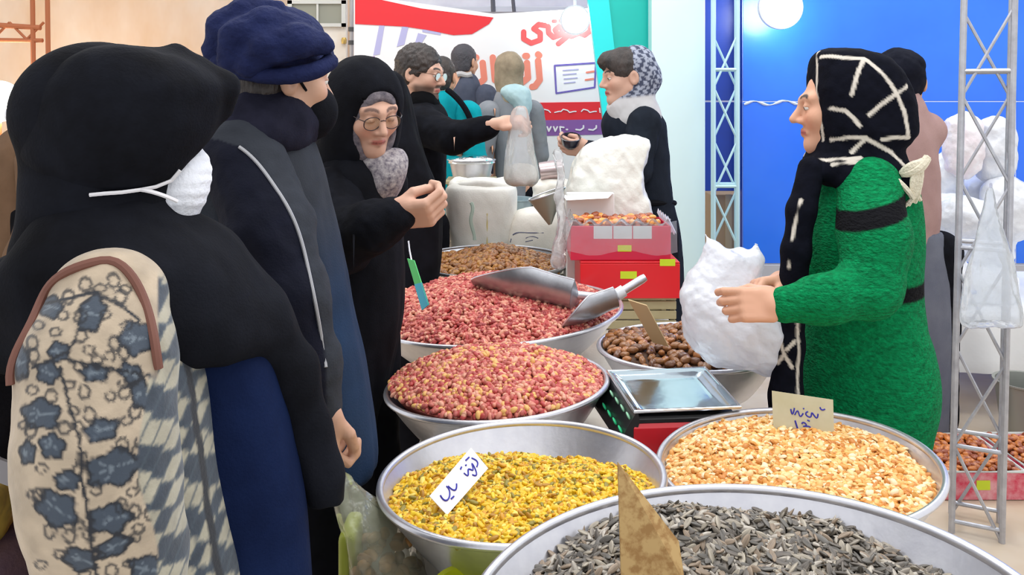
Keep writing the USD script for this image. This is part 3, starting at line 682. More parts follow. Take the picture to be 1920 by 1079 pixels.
def hand_mesh(curl=(.6, .6, .65, .7), thumb=.5, spread=.06, pinch=0.0, size=1.0):
    """Canonical left hand: wrist at the origin, fingers along +x, palm facing -z, thumb on the +y side."""
    F = [rbox((.048, -.002, 0), (.046, .040, .0135), .013), ell((.025, .026, -.006), (.032, .018, .016))]
    palm = union(.018, *F, seg((-.045, 0, 0), (.01, 0, 0), .026, .027))
    spec = [(.030, .044, .026, .021, .0092), (.0095, .049, .030, .023, .0096), (-.0115, .045, .028, .022, .0091), (-.031, .036, .021, .019, .0081)]
    fs = []
    for i, (y, l1, l2, l3, r) in enumerate(spec):
        a = curl[i]; p = np.array([.088 - abs(y) * .12, y, 0.0]); pts = [p - [.02, 0, 0], p]; ang = 0.0; yaw = spread * (1.5 - i)
        for L, k in ((l1, .75), (l2, 1.0), (l3, .7)):
            ang += a * k
            p = p + L * np.array([math.cos(ang) * math.cos(yaw), math.cos(ang) * math.sin(yaw), -math.sin(ang)]); pts.append(p)
        fs.append(poly(pts, [r * 1.08, r * 1.1, r * 1.02, r * .95, r * .82], .0012))
    t0, t = np.array([.022, .026, -.006]), thumb
    d1 = np.array([.72, .62 - .35 * t, -.25 - .35 * t]); d2 = np.array([.9, .32 - .65 * t, -.25 - .35 * t]); d3 = np.array([.95, .05 - .7 * t, -.2 - .3 * t])
    tp = [t0]; 
    for d, L in ((d1, .042), (d2, .032), (d3, .026)): tp.append(tp[-1] + d / np.linalg.norm(d) * L)
    fs.append(poly(tp, [.016, .0128, .0112, .0092], .002))
    f = palm
    for g in fs: f = union(.007, f, g)
    m = relax(surface(f, (-.06, -.085, -.13), (.21, .10, .05), .0035), 2); m.vertices = m.vertices * size
    return m
def frame(fwd, palm):
    """Rotation whose x axis is fwd and whose -z axis is the palm's direction."""
    x = np.array(fwd, float); x /= np.linalg.norm(x); z = -np.array(palm, float); z -= x * (z @ x); z /= np.linalg.norm(z)
    return np.stack([x, np.cross(z, x), z], 1)
def put_hand(wrist, fwd, palm, left=True, **kw):
    m = hand_mesh(**kw)
    if left:
        v = np.array(m.vertices); v[:, 1] *= -1; m = trimesh.Trimesh(v, np.array(m.faces)[:, ::-1], process=False)
    return moved(m, frame(fwd, palm), wrist)
def Rface(yaw, pitch=0, roll=0):
    """Face direction: yaw 0 looks at the camera (-y), +90 looks right (+x); pitch > 0 looks down."""
    return rot_z(yaw) @ rot_x(pitch) @ rot_y(roll)
eye_mat = mat('eye_white', (.8, .78, .74), .15, vcol=True)
hair_black = mat('hair_black', (.018, .014, .013), .5, noise=(40, (.05, .035, .03), .2), bump=(160, .5), stretch=(1, 1, .25))
def person(name_label, cat_='person', foot=(0, 0)):
    return thing('person', name_label, cat_, (foot[0], foot[1], 0))
class Body: pass
def make_body(t, head_at, yaw, pitch=0, roll=0, scale=1.0, shoulders=None, hips=None, arms=(), legs=None, skin=SKIN, female=True, beard=None, lids=.42, eyes=True, nose=1.0, lips=(.55, .16, .14), h=.014, brow=(.05, .035, .03), girth=1.0):
    """One continuous body: head, neck, torso, arms, hands, legs and feet. arms: (shoulder, elbow, wrist, hand mesh or None)."""
    R = Rface(yaw, pitch, roll); B = Body(); B.R, B.at, B.s = R, np.array(head_at, float), scale
    hm = head_mesh('f%s%.2f%.2f' % (female, lids, nose), nose=nose, jaw=1.0 if female else 1.08, lids=lids)
    hc = head_colors(np.array(hm.vertices), skin, lips, brow, beard)
    hm = moved(hm, R * scale, head_at)
    tw = lambda p: B.at + R @ (np.array(p, float) * scale)
    B.w = tw
    neck = tw((0, .035, -.17)); shl, shr = (np.array(x, float) for x in shoulders); hips = np.array(hips, float); mid = (shl + shr) / 2
    wd = np.linalg.norm(shl - shr) / 2; ax = (shr - shl) / (2 * wd); ang = math.degrees(math.atan2(ax[1], ax[0])); RZ = rot_z(ang)
    chest = mid + (hips - mid) * .25 - [0, 0, .02]; waist = mid + (hips - mid) * .65
    g = girth
    F = [seg(tw((0, .03, -.1)), neck, .055 * scale, .06), seg(neck, mid, .06, .07), seg(shl, shr, .05), ell(chest, (wd * .9, .105 * g, .17), RZ), ell(waist, (wd * .78, .098 * g, .15), RZ), ell(hips, (wd * .9, .115 * g, .13), RZ)]
    f = union(.05, *F)
    parts = [hm]; pts = [neck, shl, shr, hips]
    lim = []
    for sh, el, wr, hand in arms:
        lim += [seg(sh, el, .047, .038), seg(el, wr, .037, .026)]; pts += [el, wr]
        if hand is not None: parts.append(hand)
    f = union(.03, f, *lim) if lim else f
    lg = []
    if legs is not None:
        for hp, kn, an, toe in legs:
            lg += [seg(hp, kn, .078, .052), seg(kn, an, .052, .036), seg(an, toe, .034, .026)]; pts += [hp, kn, an, toe]
    f2 = union(.03, f, *lg) if lg else f
    bm = relax(surf_auto(f2, pts, h, .16), 4)
    m = join_solid([bm] + parts)
    from scipy.spatial import cKDTree
    d, i = cKDTree(hm.vertices).query(np.array(m.vertices)); col = np.tile(np.array(skin, float), (len(m.vertices), 1)); col[d < 1e-4] = hc[i[d < 1e-4]]
    obj('body', m, skin_mat, t, col=col)
    if eyes:
        for s in (-1, 1):
            e = trimesh.creation.icosphere(3, .0122); v = np.array(e.vertices); c = np.tile([.75, .72, .68], (len(v), 1)).astype(float)
            q = np.hypot(v[:, 0], v[:, 2] + .003); fr = v[:, 1] < 0
            c[fr & (q < .0062)] = (.06, .03, .015); c[fr & (q < .0028)] = (.005, .005, .005)
            e.vertices = v + [s * .031, -.0805, .007]
            obj('eye', moved(e, R * scale, head_at), eye_mat, t, col=c)
    return B
def std_legs(hips, yaw, foot_z=0.0, step=.0, w=1.0):
    """Standing legs under the hips, toes to the facing direction."""
    hips = np.array(hips, float); f = np.array([math.sin(math.radians(yaw)), -math.cos(math.radians(yaw)), 0]); r = np.array([-f[1], f[0], 0])
    L = []
    for s in (-1, 1):
        hp = hips + r * s * .09 * w - [0, 0, .06]; an = np.array([*(hips + r * s * .10 * w + f * step * s)[:2], .085]); kn = (hp + an) / 2 + f * .02
        L.append((hp, kn, an, an + f * .15 - [0, 0, .05]))
    return L
shoe_mat = mat('black_shoe', (.02, .02, .022), .35)
def shoes(t, legs, m=shoe_mat):
    for hp, kn, an, toe in legs:
        an, toe = np.array(an), np.array(toe); d = (toe - an) * [1, 1, 0]; d /= np.linalg.norm(d)
        f = union(.03, seg(an * [1, 1, 0] + [0, 0, .05] - d * .03, an * [1, 1, 0] + [0, 0, .045] + d * .07, .042, .044), seg(an * [1, 1, 0] + d * .07 + [0, 0, .045], an * [1, 1, 0] + d * .18 + [0, 0, .036], .044, .034), seg(an * [1, 1, 0] + [0, 0, .05], an + [0, 0, .04], .044, .05))
        g = lambda p, f=f: smax(f(p), .001 - p[:, 2], .006)
        obj('shoe', surf_auto(g, [an, toe, an * [1, 1, 0] + [0, 0, 0], an - d * .05, toe + d * .08], .009, .07), m, t)
def trousers(t, legs, m, r=(.098, .078, .07), h=.014, top=None):
    F = [union(.02, seg(hp, kn, r[0], r[1]), seg(kn, np.array(an) + [0, 0, -.03], r[1], r[2])) for hp, kn, an, toe in legs]
    f = union(.03, *F); pts = [q for L in legs for q in L[:3]]
    obj('trousers', folds(surf_auto(f, pts, h, .14), .008, (14, 14, 9), 3), m, t)
def hijab(B, top=1.0, open_=(.060, .085, .092), oc=(0, -.115, -.032), back=.0, drape=.26, width=.125, extra=(), under=0):
    """Head scarf in head coordinates: hugs the skull and wraps the neck, with an opening for the face."""
    F = [ell((0, .022 + back * .5, .034), (.092 * top, .113 + back, .104 * top)), ell((0, .0, -.055), (.083, .088, .09)), seg((0, .022, -.1), (0, .04, -drape), .085, width)]
    F += list(extra)
    f = union(.05, *F); f = cut(.018, f, ell(oc, open_), ell((oc[0], oc[1] + .02, oc[2]), (open_[0] * .93, open_[1], open_[2] * .93)))
    return f
def in_head(B, f, lo=(-.2, -.2, -.36), hi=(.2, .24, .2), h=.006, smooth=3):
    m = relax(surface(f, lo, hi, h), smooth); return m
def to_world(B, m): return moved(m, B.R * B.s, B.at)
def glasses(B, t, m, lens_mat, w=.024, hh=.019, wire=.0013):
    parts, lenses = [], []
    for s in (-1, 1):
        pts = [(s * .031 + w * math.cos(a), -.103 + .004 * abs(math.cos(a)), .001 + hh * math.copysign(abs(math.sin(a)) ** .8, math.sin(a))) for a in np.linspace(0, 2 * np.pi, 29)[:-1]]
        parts.append(tube(pts, wire, 6, closed=True))
        parts.append(tube([(s * .055, -.1, .01), (s * .066, -.085, .012), (s * .078, -.03, .012), (s * .08, .015, .008)], wire, 6))
        L = lathe([(0, .0006), (w * .97, .0006), (w * .97, -.0006), (0, -.0006)], 20); L.vertices = np.array(L.vertices) * [1, hh / w, 1]
        lenses.append(to_world(B, moved(L, rot_x(90), (s * .031, -.1015, .001))))
    parts.append(tube([(-.008, -.104, .008), (0, -.107, .011), (.008, -.104, .008)], wire, 6))
    fr = obj('glasses_frame', to_world(B, cat(*parts)), m, t)
    for L in lenses: obj('lens', L, lens_mat, fr)
lens_mat = usdkit.material(stage, '/World/Looks/lens', {'t': ('transparent_bsdf', dict(color=(.95, .97, .97))), 'g': ('glossy_bsdf', dict(roughness=.03)), 'f': ('fresnel', dict(IOR=1.45)), 'm': ('mix_closure', {})},
                           [('t.BSDF', 'm.closure1'), ('g.BSDF', 'm.closure2'), ('f.fac', 'm.fac')], surface='m.closure')
def sleeve(pts, rs, k=.03): return poly([np.array(p, float) for p in pts], rs, k)
def nearest_on(m, pts):
    """The mesh's vertices that the photograph's pixels (u, v) fall on (the nearest to the camera)."""
    V = np.array(m.vertices); N = np.array(m.vertex_normals); cam_ = np.array([0, 0, EYE]); ok = ((cam_ - V) * N).sum(1) > 0
    V = V[ok]; uv = np.c_[960 + V[:, 0] / V[:, 1] * FOC, V0 + (EYE - V[:, 2]) / V[:, 1] * FOC]; out = []
    for p in pts:
        d = np.hypot(*(uv - p).T); j = np.argsort(d)[:6]; out.append(V[j[np.argmin(V[j, 1] + d[j] * .002)]])
    return np.array(out)
def line_dist(V, L):
    """Distance of the points V to the polyline L."""
    d = np.full(len(V), 9.0)
    for a, b in zip(L[:-1], L[1:]):
        ab = b - a; t = np.clip(((V - a) @ ab) / (ab @ ab + 1e-12), 0, 1); d = np.minimum(d, np.linalg.norm(V - a - t[:, None] * ab, axis=1))
    return d
def clothm(name, c, noise_c=None, scale=16, bump=.25, rough=.85, sheen=.0, vcol=False, bs=240):
    return mat(name, c, rough, spec=.08 if max(c) < .05 else .2, sheen=sheen, noise=(scale, noise_c, .22) if noise_c else None, bump=(bs, bump, .004), vcol=vcol)
black_cloth = clothm('black_cloth', (.0045, .0045, .006), (.009, .010, .015)); black_soft = clothm('black_chador', (.0045, .0045, .006), (.010, .011, .016), 9)
navy_cloth = clothm('navy_dress', (.004, .009, .036), (.007, .016, .060), 8); charcoal = clothm('charcoal_wool', (.022, .027, .042), (.014, .032, .068), 6); dark_navy = clothm('dark_navy_sleeve', (.006, .007, .016), (.011, .014, .030), 10)
def shape_obj(name, f, pts, h, mtl, t, pad=.2, fold=None, smooth=3, col=None):
    m = relax(surf_auto(f, pts, h, pad), smooth)
    if fold: m = folds(m, *fold)
    obj(name, m, mtl, t, col=col(m) if col else None); return m
def loft_obj(name, rows, h, mtl, t, fold=None, extra=(), k=.05, minus=(), power=2.2, yaw=0, smooth=3, col=None, pad=.05):
    f = loft(rows, yaw, power)
    if extra: f = union(k, f, *extra)
    if minus: f = cut(.02, f, *minus)
    a = np.array(rows); w = a[:, 3:5].max()
    pts = [[a[:, 1].min() - w, a[:, 2].min() - w, a[:, 0].min()], [a[:, 1].max() + w, a[:, 2].max() + w, a[:, 0].max()]]
    return shape_obj(name, f, pts, h, mtl, t, pad, fold, smooth, col)
def far_sleeve(t, arm, mtl, r=(.07, .062, .048), name='sleeve'):
    a = [np.array(q, float) for q in arm[:3]]; shape_obj(name, poly([a[0], a[1], a[1] + (a[2] - a[1]) * (1.08 if len(arm) < 4 or arm[3] is None else .93)], r, .03), a, .011, mtl, t, pad=.14, fold=(.006, (16, 16, 16), 9), smooth=2)
UP = (16, 16, 2.5)                               # upright folds
def hair_cap(B, t, m, front=.0, low=-.07, vol=.0, name='hair', curl=.004, h=.006, extra=()):
    f = union(.02, ell((0, .022, .042), (.083 + vol, .102 + vol, .092 + vol)), ell((0, .05, -.02), (.072 + vol, .062 + vol, .075)), *extra)
    f = cut(.012, f, ell((0, -.118 + front, -.03), (.085, .085, .105)), rbox((0, -.02, low - .12), (.2, .2, .12), .01))
    m_ = folds(in_head(B, f, (-.14, -.16, -.2), (.14, .2, .2), h, 2), curl, (75, 75, 60), 5); obj(name, to_world(B, m_), m, t)

# ---------------- 1 the woman in the floral coat, front left
D = 1.2
t = person('person in black headscarf, white face mask and blue grey floral coat, at the front left', foot=(-.56, 1.2))
yaw = 122; hips = P(250, 900, 1.2); hips[2] = .86
shc = P(240, 520, 1.17); ra = np.array([math.cos(math.radians(yaw)), math.sin(math.radians(yaw)), 0])
shl, shr = P(215, 575, 1.06), shc + ra * .14
armp = [P(208, 585, 1.05), P(195, 900, .985), P(255, 1260, 1.05)]
L1 = std_legs(hips, yaw)
far_arm = [shr, shr + [.05, .08, -.27], shr + [.16, .10, -.48]]
B = make_body(t, P(214, 266, 1.2), yaw, 6, shoulders=(shl, shr), hips=hips, legs=L1,
              arms=[(armp[0], armp[1], armp[2], put_hand(armp[2] + [0, 0, -.01], (.1, .1, -1), (.3, 1, 0), left=False, curl=(.5, .55, .6, .6))), (*far_arm, None)], skin=(.60, .36, .26))
shoes(t, L1); trousers(t, L1, black_cloth)
mask_m = mat('white_mask', (.80, .82, .88), .8, bump=(120, .3)); strap_m = mat('mask_strap', (.82, .80, .82), .6)
f = union(.03, ell((0, -.078, -.058), (.064, .056, .066)), ell((0, -.1, -.03), (.022, .028, .03)))
f = cut(.01, f, rbox((0, .03, -.05), (.2, .075, .2), .01), ell((0, -.066, -.055), (.057, .05, .06)))
mk = in_head(B, f, (-.1, -.17, -.16), (.1, .03, .06), .004, 2); v = np.array(mk.vertices); mk.vertices = v + mk.vertex_normals * (.0007 * np.sin(v[:, 2] * 380))[:, None]
obj('face_mask', to_world(B, mk), mask_m, t)
m = in_head(B, hijab(B, 1.0, open_=(.052, .10, .075), oc=(0, -.125, -.02), drape=.16, width=.075), h=.007); obj('under_scarf', to_world(B, m), black_cloth, t)
scarf_rows = rows_px(D, [(84, 205, 270, .04), (92, 172, 322, .075), (110, 132, 368, .097), (140, 98, 410, .112), (162, 76, 427, .118), (190, 60, 425, .122), (230, 50, 416, .124), (270, 46, 400, .122), (300, 52, 384, .116), (325, 68, 368, .106), (350, 98, 340, .09), (368, 130, 318, .07)])
HW = P(392, 330, 1.24)
sm = loft_obj('headscarf', scarf_rows, .0065, black_cloth, t, fold=(.006, (14, 14, 5), 3), extra=[seg(P(330, 112, 1.22), P(424, 160, 1.25), .025, .012), seg(P(424, 160, 1.25), P(420, 205, 1.26), .012, .012)], k=.03,
              minus=[ell(P(430, 348, 1.27), (.085, .10, .062))])
st = [np.array(q) for q in nearest_on(sm, [(172, 362), (200, 361), (235, 359), (268, 355), (300, 347), (330, 338), (356, 327)])]
obj('mask_strap', tube([q + [0, -.009, -.002] for q in st], .0028, 6), strap_m, t)
obj('mask_strap', tube(spline([st[3] + [0, -.009, -.002], P(292, 362, st[3][1] - .008), P(312, 369, st[3][1]), P(332, 378, st[3][1] + .012)], 10), .0028, 6), strap_m, t)
neck_rows = rows_px(1.2, [(330, 120, 322, .075), (372, 92, 330, .10), (400, 70, 350, .125), (430, 40, 395, .15), (470, 8, 445, .165), (520, -18, 480, .160), (580, -30, 508, .15), (630, -42, 515, .13), (668, -46, 490, .11)])
band = poly([P(400, 500, 1.24), P(480, 590, 1.26), P(545, 700, 1.27), P(580, 800, 1.27), P(605, 900, 1.27), P(618, 1000, 1.28), P(622, 1100, 1.28), P(600, 1300, 1.3)], [.05, .05, .042, .034, .03, .03, .03, .03], .02)
backfall = poly([P(40, 580, 1.24), P(-10, 680, 1.25), P(-40, 800, 1.27), P(-60, 1100, 1.28), P(-60, 1400, 1.28)], [.08, .09, .09, .09, .08], .03)
arm_hole = poly([np.array(q) + [0, -.03, 0] for q in armp[:2]], [.10, .10], .02)
sh = loft_obj('shawl', neck_rows, .008, black_soft, t, fold=(.016, (10, 10, 5), 9), extra=[band, backfall], k=.05, minus=[seg(P(195, 605, .95), P(200, 900, .92), .085, .12), seg(P(335, 645, .98), P(410, 900, .95), .05, .10)], pad=.25)
# the coat
CR, SL, BK, LN = (.44, .35, .25), (.040, .055, .078), (.010, .012, .018), (.13, .16, .19)
motif = [(172, 588, 22, 34, 20), (255, 635, 30, 30, 0), (95, 576, 20, 20, 10), (178, 700, 24, 16, 0), (77, 777, 34, 27, 0), (98, 837, 24, 22, 30), (127, 902, 22, 18, 0), (190, 807, 30, 20, -15), (213, 878, 52, 32, -20), (107, 955, 40, 30, 35), (207, 973, 38, 26, -10), (213, 1026, 34, 15, -25), (278, 1068, 34, 24, 10), (110, 660, 18, 18, 0), (90, 700, 20, 20, 25), (245, 700, 22, 16, 30), (40, 680, 14, 30, 0), (52, 850, 14, 20, 0), (150, 1050, 30, 20, 20), (265, 740, 18, 26, 0)]
curl_px = [(160, 530), (185, 540), (210, 528), (235, 545), (130, 560), (200, 590), (215, 640), (165, 655), (150, 630), (205, 670), (235, 665), (75, 610), (62, 640), (130, 720), (155, 735), (205, 745), (235, 740), (240, 790), (255, 770), (60, 730), (150, 860), (75, 880), (180, 920), (250, 925), (270, 905), (260, 990), (280, 960), (250, 1010), (130, 1010), (150, 985), (75, 930), (160, 1075), (120, 800), (260, 830), (225, 560), (105, 625), (230, 950), (120, 590), (150, 590), (235, 610), (60, 670), (150, 690), (185, 680), (235, 720), (95, 740), (135, 770), (165, 780), (45, 800), (60, 810), (150, 800), (230, 830), (145, 880), (255, 850), (60, 930), (95, 1000), (115, 1040), (170, 1000), (185, 1040), (250, 960), (240, 1060), (210, 1075), (80, 1060)]
def floral(m):
    v = np.array(m.vertices); ax = np.interp(v[:, 2], [armp[2][2], armp[1][2], armp[0][2]], [armp[2][1], armp[1][1], armp[0][1]]); back = v[:, 1] > ax + .02
    yy = np.where(back, 2 * (ax + .02) - v[:, 1], v[:, 1]); U = 960 + v[:, 0] / yy * FOC; V = V0 + (EYE - v[:, 2]) / yy * FOC; V = np.where(back, V + 57, V)
    n = meshkit.fbm(v * 40, 3); c = np.tile(CR, (len(v), 1)) * (.62 + .72 * n)[:, None]
    w1 = (meshkit.fbm(v * 90, 2, 5) - .5) * 12
    rr = np.random.default_rng(3)
    for (a, b, p, q, g) in motif:
        g = math.radians(g); x, y = U - a, V - b; x, y = x * math.cos(g) + y * math.sin(g), -x * math.sin(g) + y * math.cos(g)
        ang = np.arctan2(y / q, x / p); d = np.hypot(x / p, y / q) - (1 + .13 * np.cos(5 * ang + a)) + w1 * .012
        c = mixc(c, BK, 1 - sstep(d * min(p, q), 2.0, 4.5)); c = mixc(c, SL, 1 - sstep(d * min(p, q), -3.5, -1))
        vein = np.minimum(np.abs(y), np.minimum(np.abs(y - x * .8), np.abs(y + x * .8)) + 3 * (x > 0)); c = mixc(c, LN, (1 - sstep(vein, .8, 2.4)) * (d < -.3))
    for i, (a, b) in enumerate(curl_px):
        x, y = U - a, V - b; r = np.hypot(x, y * (1.3 if i % 2 else .8)); c = mixc(c, BK, .85 * (1 - sstep(np.abs(r - 10 - 3 * np.sin(np.arctan2(y, x) * 1 + i)), 1.8, 3.8)))
    for L in ([(112, 690), (124, 740), (148, 819), (156, 913), (178, 1061), (185, 1100)], [(60, 575), (130, 560), (176, 548), (230, 575), (262, 600)], [(130, 676), (200, 690), (280, 705)], [(60, 690), (128, 660), (140, 640)]):
        X = np.c_[U + w1 * .5, V, 0 * U]; d = line_dist(X, np.array([(a, b, 0) for a, b in L], float)); c = mixc(c, BK, 1 - sstep(d, 2.0, 4.5))
    pq = sstep(U - (268 + 10 * np.sin(V * .02)) - 22 * sstep(V, 900, 1080), -3, 3) * sstep(V, 690, 720); pq = np.maximum(pq, sstep(U - 296, -3, 3) * sstep(V, 500, 530)); c = c * (1 - pq[:, None]) + parquet(m, False) * pq[:, None]
    return np.clip(c, 0, 1)
def parquet(m, hem=True):
    v = np.array(m.vertices); U = v[:, 0] * FOC + v[:, 1] * 500; V = -v[:, 2] * FOC; n = meshkit.fbm(v * 60, 2)
    a = (U * .80 + V * .42) / 21; b = (-U * .42 + V * .80) / 34; ia = np.floor(a); b2 = b + .5 * (ia % 2) + .25 * (ia % 3); ib = np.floor(b2)
    k = ((ia + ib) % 2 < .5); c = np.where(k[:, None], np.array(SL) * (.55 + .5 * n)[:, None], np.array((.36, .33, .25)) * (.8 + .4 * n)[:, None])
    ea = np.minimum(a - ia, 1 - a + ia); eb = np.minimum(b2 - ib, 1 - b2 + ib); c = mixc(c, (.05, .07, .09), (1 - sstep(np.minimum(ea * 21, eb * 34), .8, 2.6)) * .8)
    if not hem: return c
    trim = nearest_on(m, [(305, 560), (322, 600), (345, 660), (358, 720), (368, 790), (380, 860), (395, 970), (412, 1070), (418, 1100)])
    c = mixc(c, BK, 1 - sstep(line_dist(v, trim), .006, .0085)); return np.clip(c, 0, 1)
coat_m = mat('floral_coat', (1, 1, 1), .8, vcol=True, sheen=.2, bump=(200, .25, .003))
loft_obj('coat_front', rows_px(1.13, [(515, 190, 262, .05), (545, 170, 300, .08), (600, 150, 352, .11), (650, 150, 388, .12), (700, 150, 410, .125), (760, 150, 420, .125), (850, 150, 430, .125), (973, 150, 450, .125), (1079, 150, 470, .125), (1250, 150, 480, .13), (1400, 150, 480, .13)]), .0046, coat_m, t, fold=(.005, (9, 9, 3), 21), col=parquet)
m = shape_obj('coat_sleeve', poly([P(205, 572, 1.045), P(188, 690, 1.0), P(182, 820, .975), P(192, 930, .97), P(215, 1060, .985), P(250, 1240, 1.04)], [.070, .080, .082, .078, .074, .062], .03), [armp[0], P(190, 900, .97), armp[2]], .0032, coat_m, t, pad=.12, fold=(.006, (16, 16, 10), 12), col=floral)
arc = np.array([P(18, 690, .99), P(25, 640, .985), P(60, 570, .98), P(110, 512, .985), (P(160, 490, 1.0)), P(205, 485, 1.01), P(245, 505, 1.01), P(275, 550, 1.0), P(300, 620, .99), P(312, 690, .99)]); arc = np.vstack([nearest_on(m, [(22, 720), (30, 660), (52, 600), (85, 545), (125, 510), (170, 491), (210, 488), (245, 510), (272, 555), (290, 620), (300, 690)])]) + [0, -.004, 0]
far_sleeve(t, far_arm, black_cloth); obj('coat_piping', tube(spline(arc, 40), .0055, 8), mat('russet_piping', (.16, .06, .04), .7), t)
loft_obj('dress', rows_px(1.22, [(560, 300, 450, .06), (640, 300, 500, .08), (720, 300, 532, .09), (850, 300, 562, .10), (980, 300, 582, .10), (1079, 300, 590, .11), (1300, 200, 600, .14), (1650, 180, 580, .16), (1900, 170, 570, .17)]), .009, navy_cloth, t, fold=(.008, UP, 4))
tb = thing('shoulder_bag', 'bag with grey strap and mustard cloth at the bottom left edge', 'bag', P(0, 1000, 1.02))
f = loft(rows_px(1.04, [(905, -60, 30, .03), (930, -80, 42, .05), (980, -90, 36, .06), (1020, -90, 30, .06), (1140, -100, 40, .06)])); shape_obj('bag_cloth', f, [P(-100, 900, 1.0), P(45, 1140, 1.1)], .006, mat('mustard_cloth', (.42, .27, .04), .7, noise=(14, (.10, .10, .02), .15)), tb, pad=.06, fold=(.008, (30, 30, 20), 2))
obj('bag_strap', thick(np.array([[P(u, v + k, .99) for k in (-22, 0, 22)] for u, v in ((-40, 850), (0, 882), (30, 893), (58, 890), (75, 880))]), .005), mat('grey_strap', (.20, .19, .20), .7), tb)
loft_obj('bag_base', rows_px(1.06, [(985, 20, 70, .02), (1010, -90, 85, .05), (1079, -90, 110, .06), (1160, -90, 110, .06)]), .008, clothm('plum_cloth', (.045, .028, .045), (.09, .05, .05)), tb, fold=(.006, (20, 20, 10), 4))

# ---------------- 2 the man in the knitted hat
D = 1.8
t = person('person in navy knitted hat and dark coat with thin grey piping, carrying a plastic bag', foot=(-.46, 1.82))
yaw = 128; hips = P(545, 800, 1.84); hips[2] = .90; shc = P(490, 300, 1.8); ra = np.array([math.cos(math.radians(yaw)), math.sin(math.radians(yaw)), 0]); shl, shr = P(466, 300, 1.71), P(470, 300, 1.92)
arm2 = [P(462, 305, 1.70), P(535, 560, 1.63), P(603, 775, 1.63)]
L2 = std_legs(hips, yaw)
hand = put_hand(arm2[2] + [0, 0, .012], (.03, 0, -1), (.55, .8, 0), left=False, curl=(1.15, 1.2, 1.25, 1.3), thumb=.7)
B = make_body(t, P(526, 150, 1.8), yaw, 6, shoulders=(shl, shr), hips=hips, legs=L2, arms=[(*arm2, hand), (shr, shr + [-.02, .06, -.28], shr + [.04, .04, -.5], None)], female=False, skin=(.55, .32, .22), girth=.9)
far_sleeve(t, (shr, shr + [-.02, .06, -.28], shr + [.04, .04, -.5]), charcoal)
shoes(t, L2); trousers(t, L2, black_cloth)
knit_navy = clothm('navy_knit', (.007, .011, .05), (.013, .020, .08), 22, .8, bs=110)
def ribs(m):
    return m
hat_rows = rows_px(D, [(4, 455, 505, .03), (14, 425, 550, .07), (32, 406, 588, .105), (58, 397, 610, .125), (84, 400, 623, .132), (108, 412, 627, .132), (126, 436, 614, .124), (142, 478, 575, .105)])
loft_obj('knit_hat', hat_rows, .0055, knit_navy, t, fold=(.007, (26, 26, 34), 8), extra=[poly([P(412, 100, 1.73), P(418, 55, 1.72), P(460, 22, 1.72), P(520, 18, 1.74)], [.034, .034, .03, .02], .01), poly([P(440, 112, 1.685), P(450, 70, 1.675), P(500, 44, 1.68), P(570, 50, 1.70)], [.034, .036, .034, .02], .01), poly([P(470, 122, 1.67), P(500, 88, 1.66), P(560, 76, 1.668), P(608, 84, 1.71)], [.03, .034, .034, .02], .01)], k=.012)
obj('hat_fold', folds(tube(spline([P(404, 104, 1.73), P(430, 124, 1.69), P(480, 140, 1.672), P(540, 142, 1.67), P(592, 132, 1.69), P(620, 112, 1.73)], 30), .017, 10), .004, (40, 40, 40), 2), knit_navy, t)
f = cut(.01, ell((0, -.07, -.06), (.066, .062, .064)), rbox((0, .05, -.05), (.2, .08, .2), .01)); obj('face_mask', to_world(B, in_head(B, f, (-.1, -.16, -.15), (.1, .02, .04), .005)), black_cloth, t)
obj('mask_strap', to_world(B, tube(spline([(.066, -.03, -.02), (.077, .0, .01), (.084, .02, .03)], 8), .003, 6)), black_cloth, t)
obj('mask_strap', to_world(B, tube(spline([(-.066, -.03, -.02), (-.077, .0, .01), (-.084, .02, .03)], 8), .003, 6)), black_cloth, t)
hair_cap(B, t, hair_black, low=-.075)
loft_obj('hood', rows_px(1.8, [(146, 462, 545, .07), (170, 440, 566, .095), (195, 410, 592, .12), (225, 384, 606, .14), (255, 366, 600, .15), (285, 372, 580, .14)]), .008, clothm('hood_black', (.012, .012, .022), (.022, .022, .04)), t, fold=(.012, (20, 20, 12), 5), minus=[ell(P(618, 165, 1.86), (.055, .11, .055))])
PIP = [(408, 262), (450, 275), (485, 305), (515, 345), (540, 390), (562, 440), (580, 500), (594, 560), (604, 620), (612, 690)]
def yoke(m):
    v = np.array(m.vertices); U = 960 + v[:, 0] / v[:, 1] * FOC; V = V0 + (EYE - v[:, 2]) / v[:, 1] * FOC; n = meshkit.fbm(v * 30, 3)
    c = np.tile((.0055, .0065, .016), (len(v), 1)); lim = np.interp(V, [q[1] for q in PIP], [q[0] for q in PIP]); w = sstep(U - lim, -3, 3); w = np.where(V < 262, 1, w) * (v[:, 1] < 1.74)
    return mixc(c, (.030, .034, .044), w) * (.75 + .5 * n)[:, None]
def two_tone(m):
    v = np.array(m.vertices); n = meshkit.fbm(v * 14, 3); c = np.tile((.030, .034, .044), (len(v), 1)); return mixc(c, (.012, .030, .072), sstep(-v[:, 2], -1.32, -1.02)) * (.7 + .6 * n)[:, None]
coat_v = clothm('two_tone_wool', (1, 1, 1), vcol=True)
loft_obj('coat', rows_px(1.82, [(232, 425, 555, .10), (255, 385, 585, .13), (290, 352, 600, .15), (350, 338, 615, .16), (450, 330, 640, .165), (550, 336, 660, .165), (650, 352, 682, .165), (750, 392, 700, .16), (850, 430, 711, .155), (888, 450, 710, .15)]), .008, coat_v, t, fold=(.008, UP, 6), col=two_tone)
sl = shape_obj('coat_sleeve', poly([P(458, 300, 1.70), P(505, 430, 1.645), P(540, 560, 1.62), P(580, 690, 1.625), P(602, 765, 1.63)], [.085, .082, .074, .056, .044], .03), arm2, .006, coat_v, t, pad=.14, fold=(.008, (20, 20, 16), 7), col=yoke)
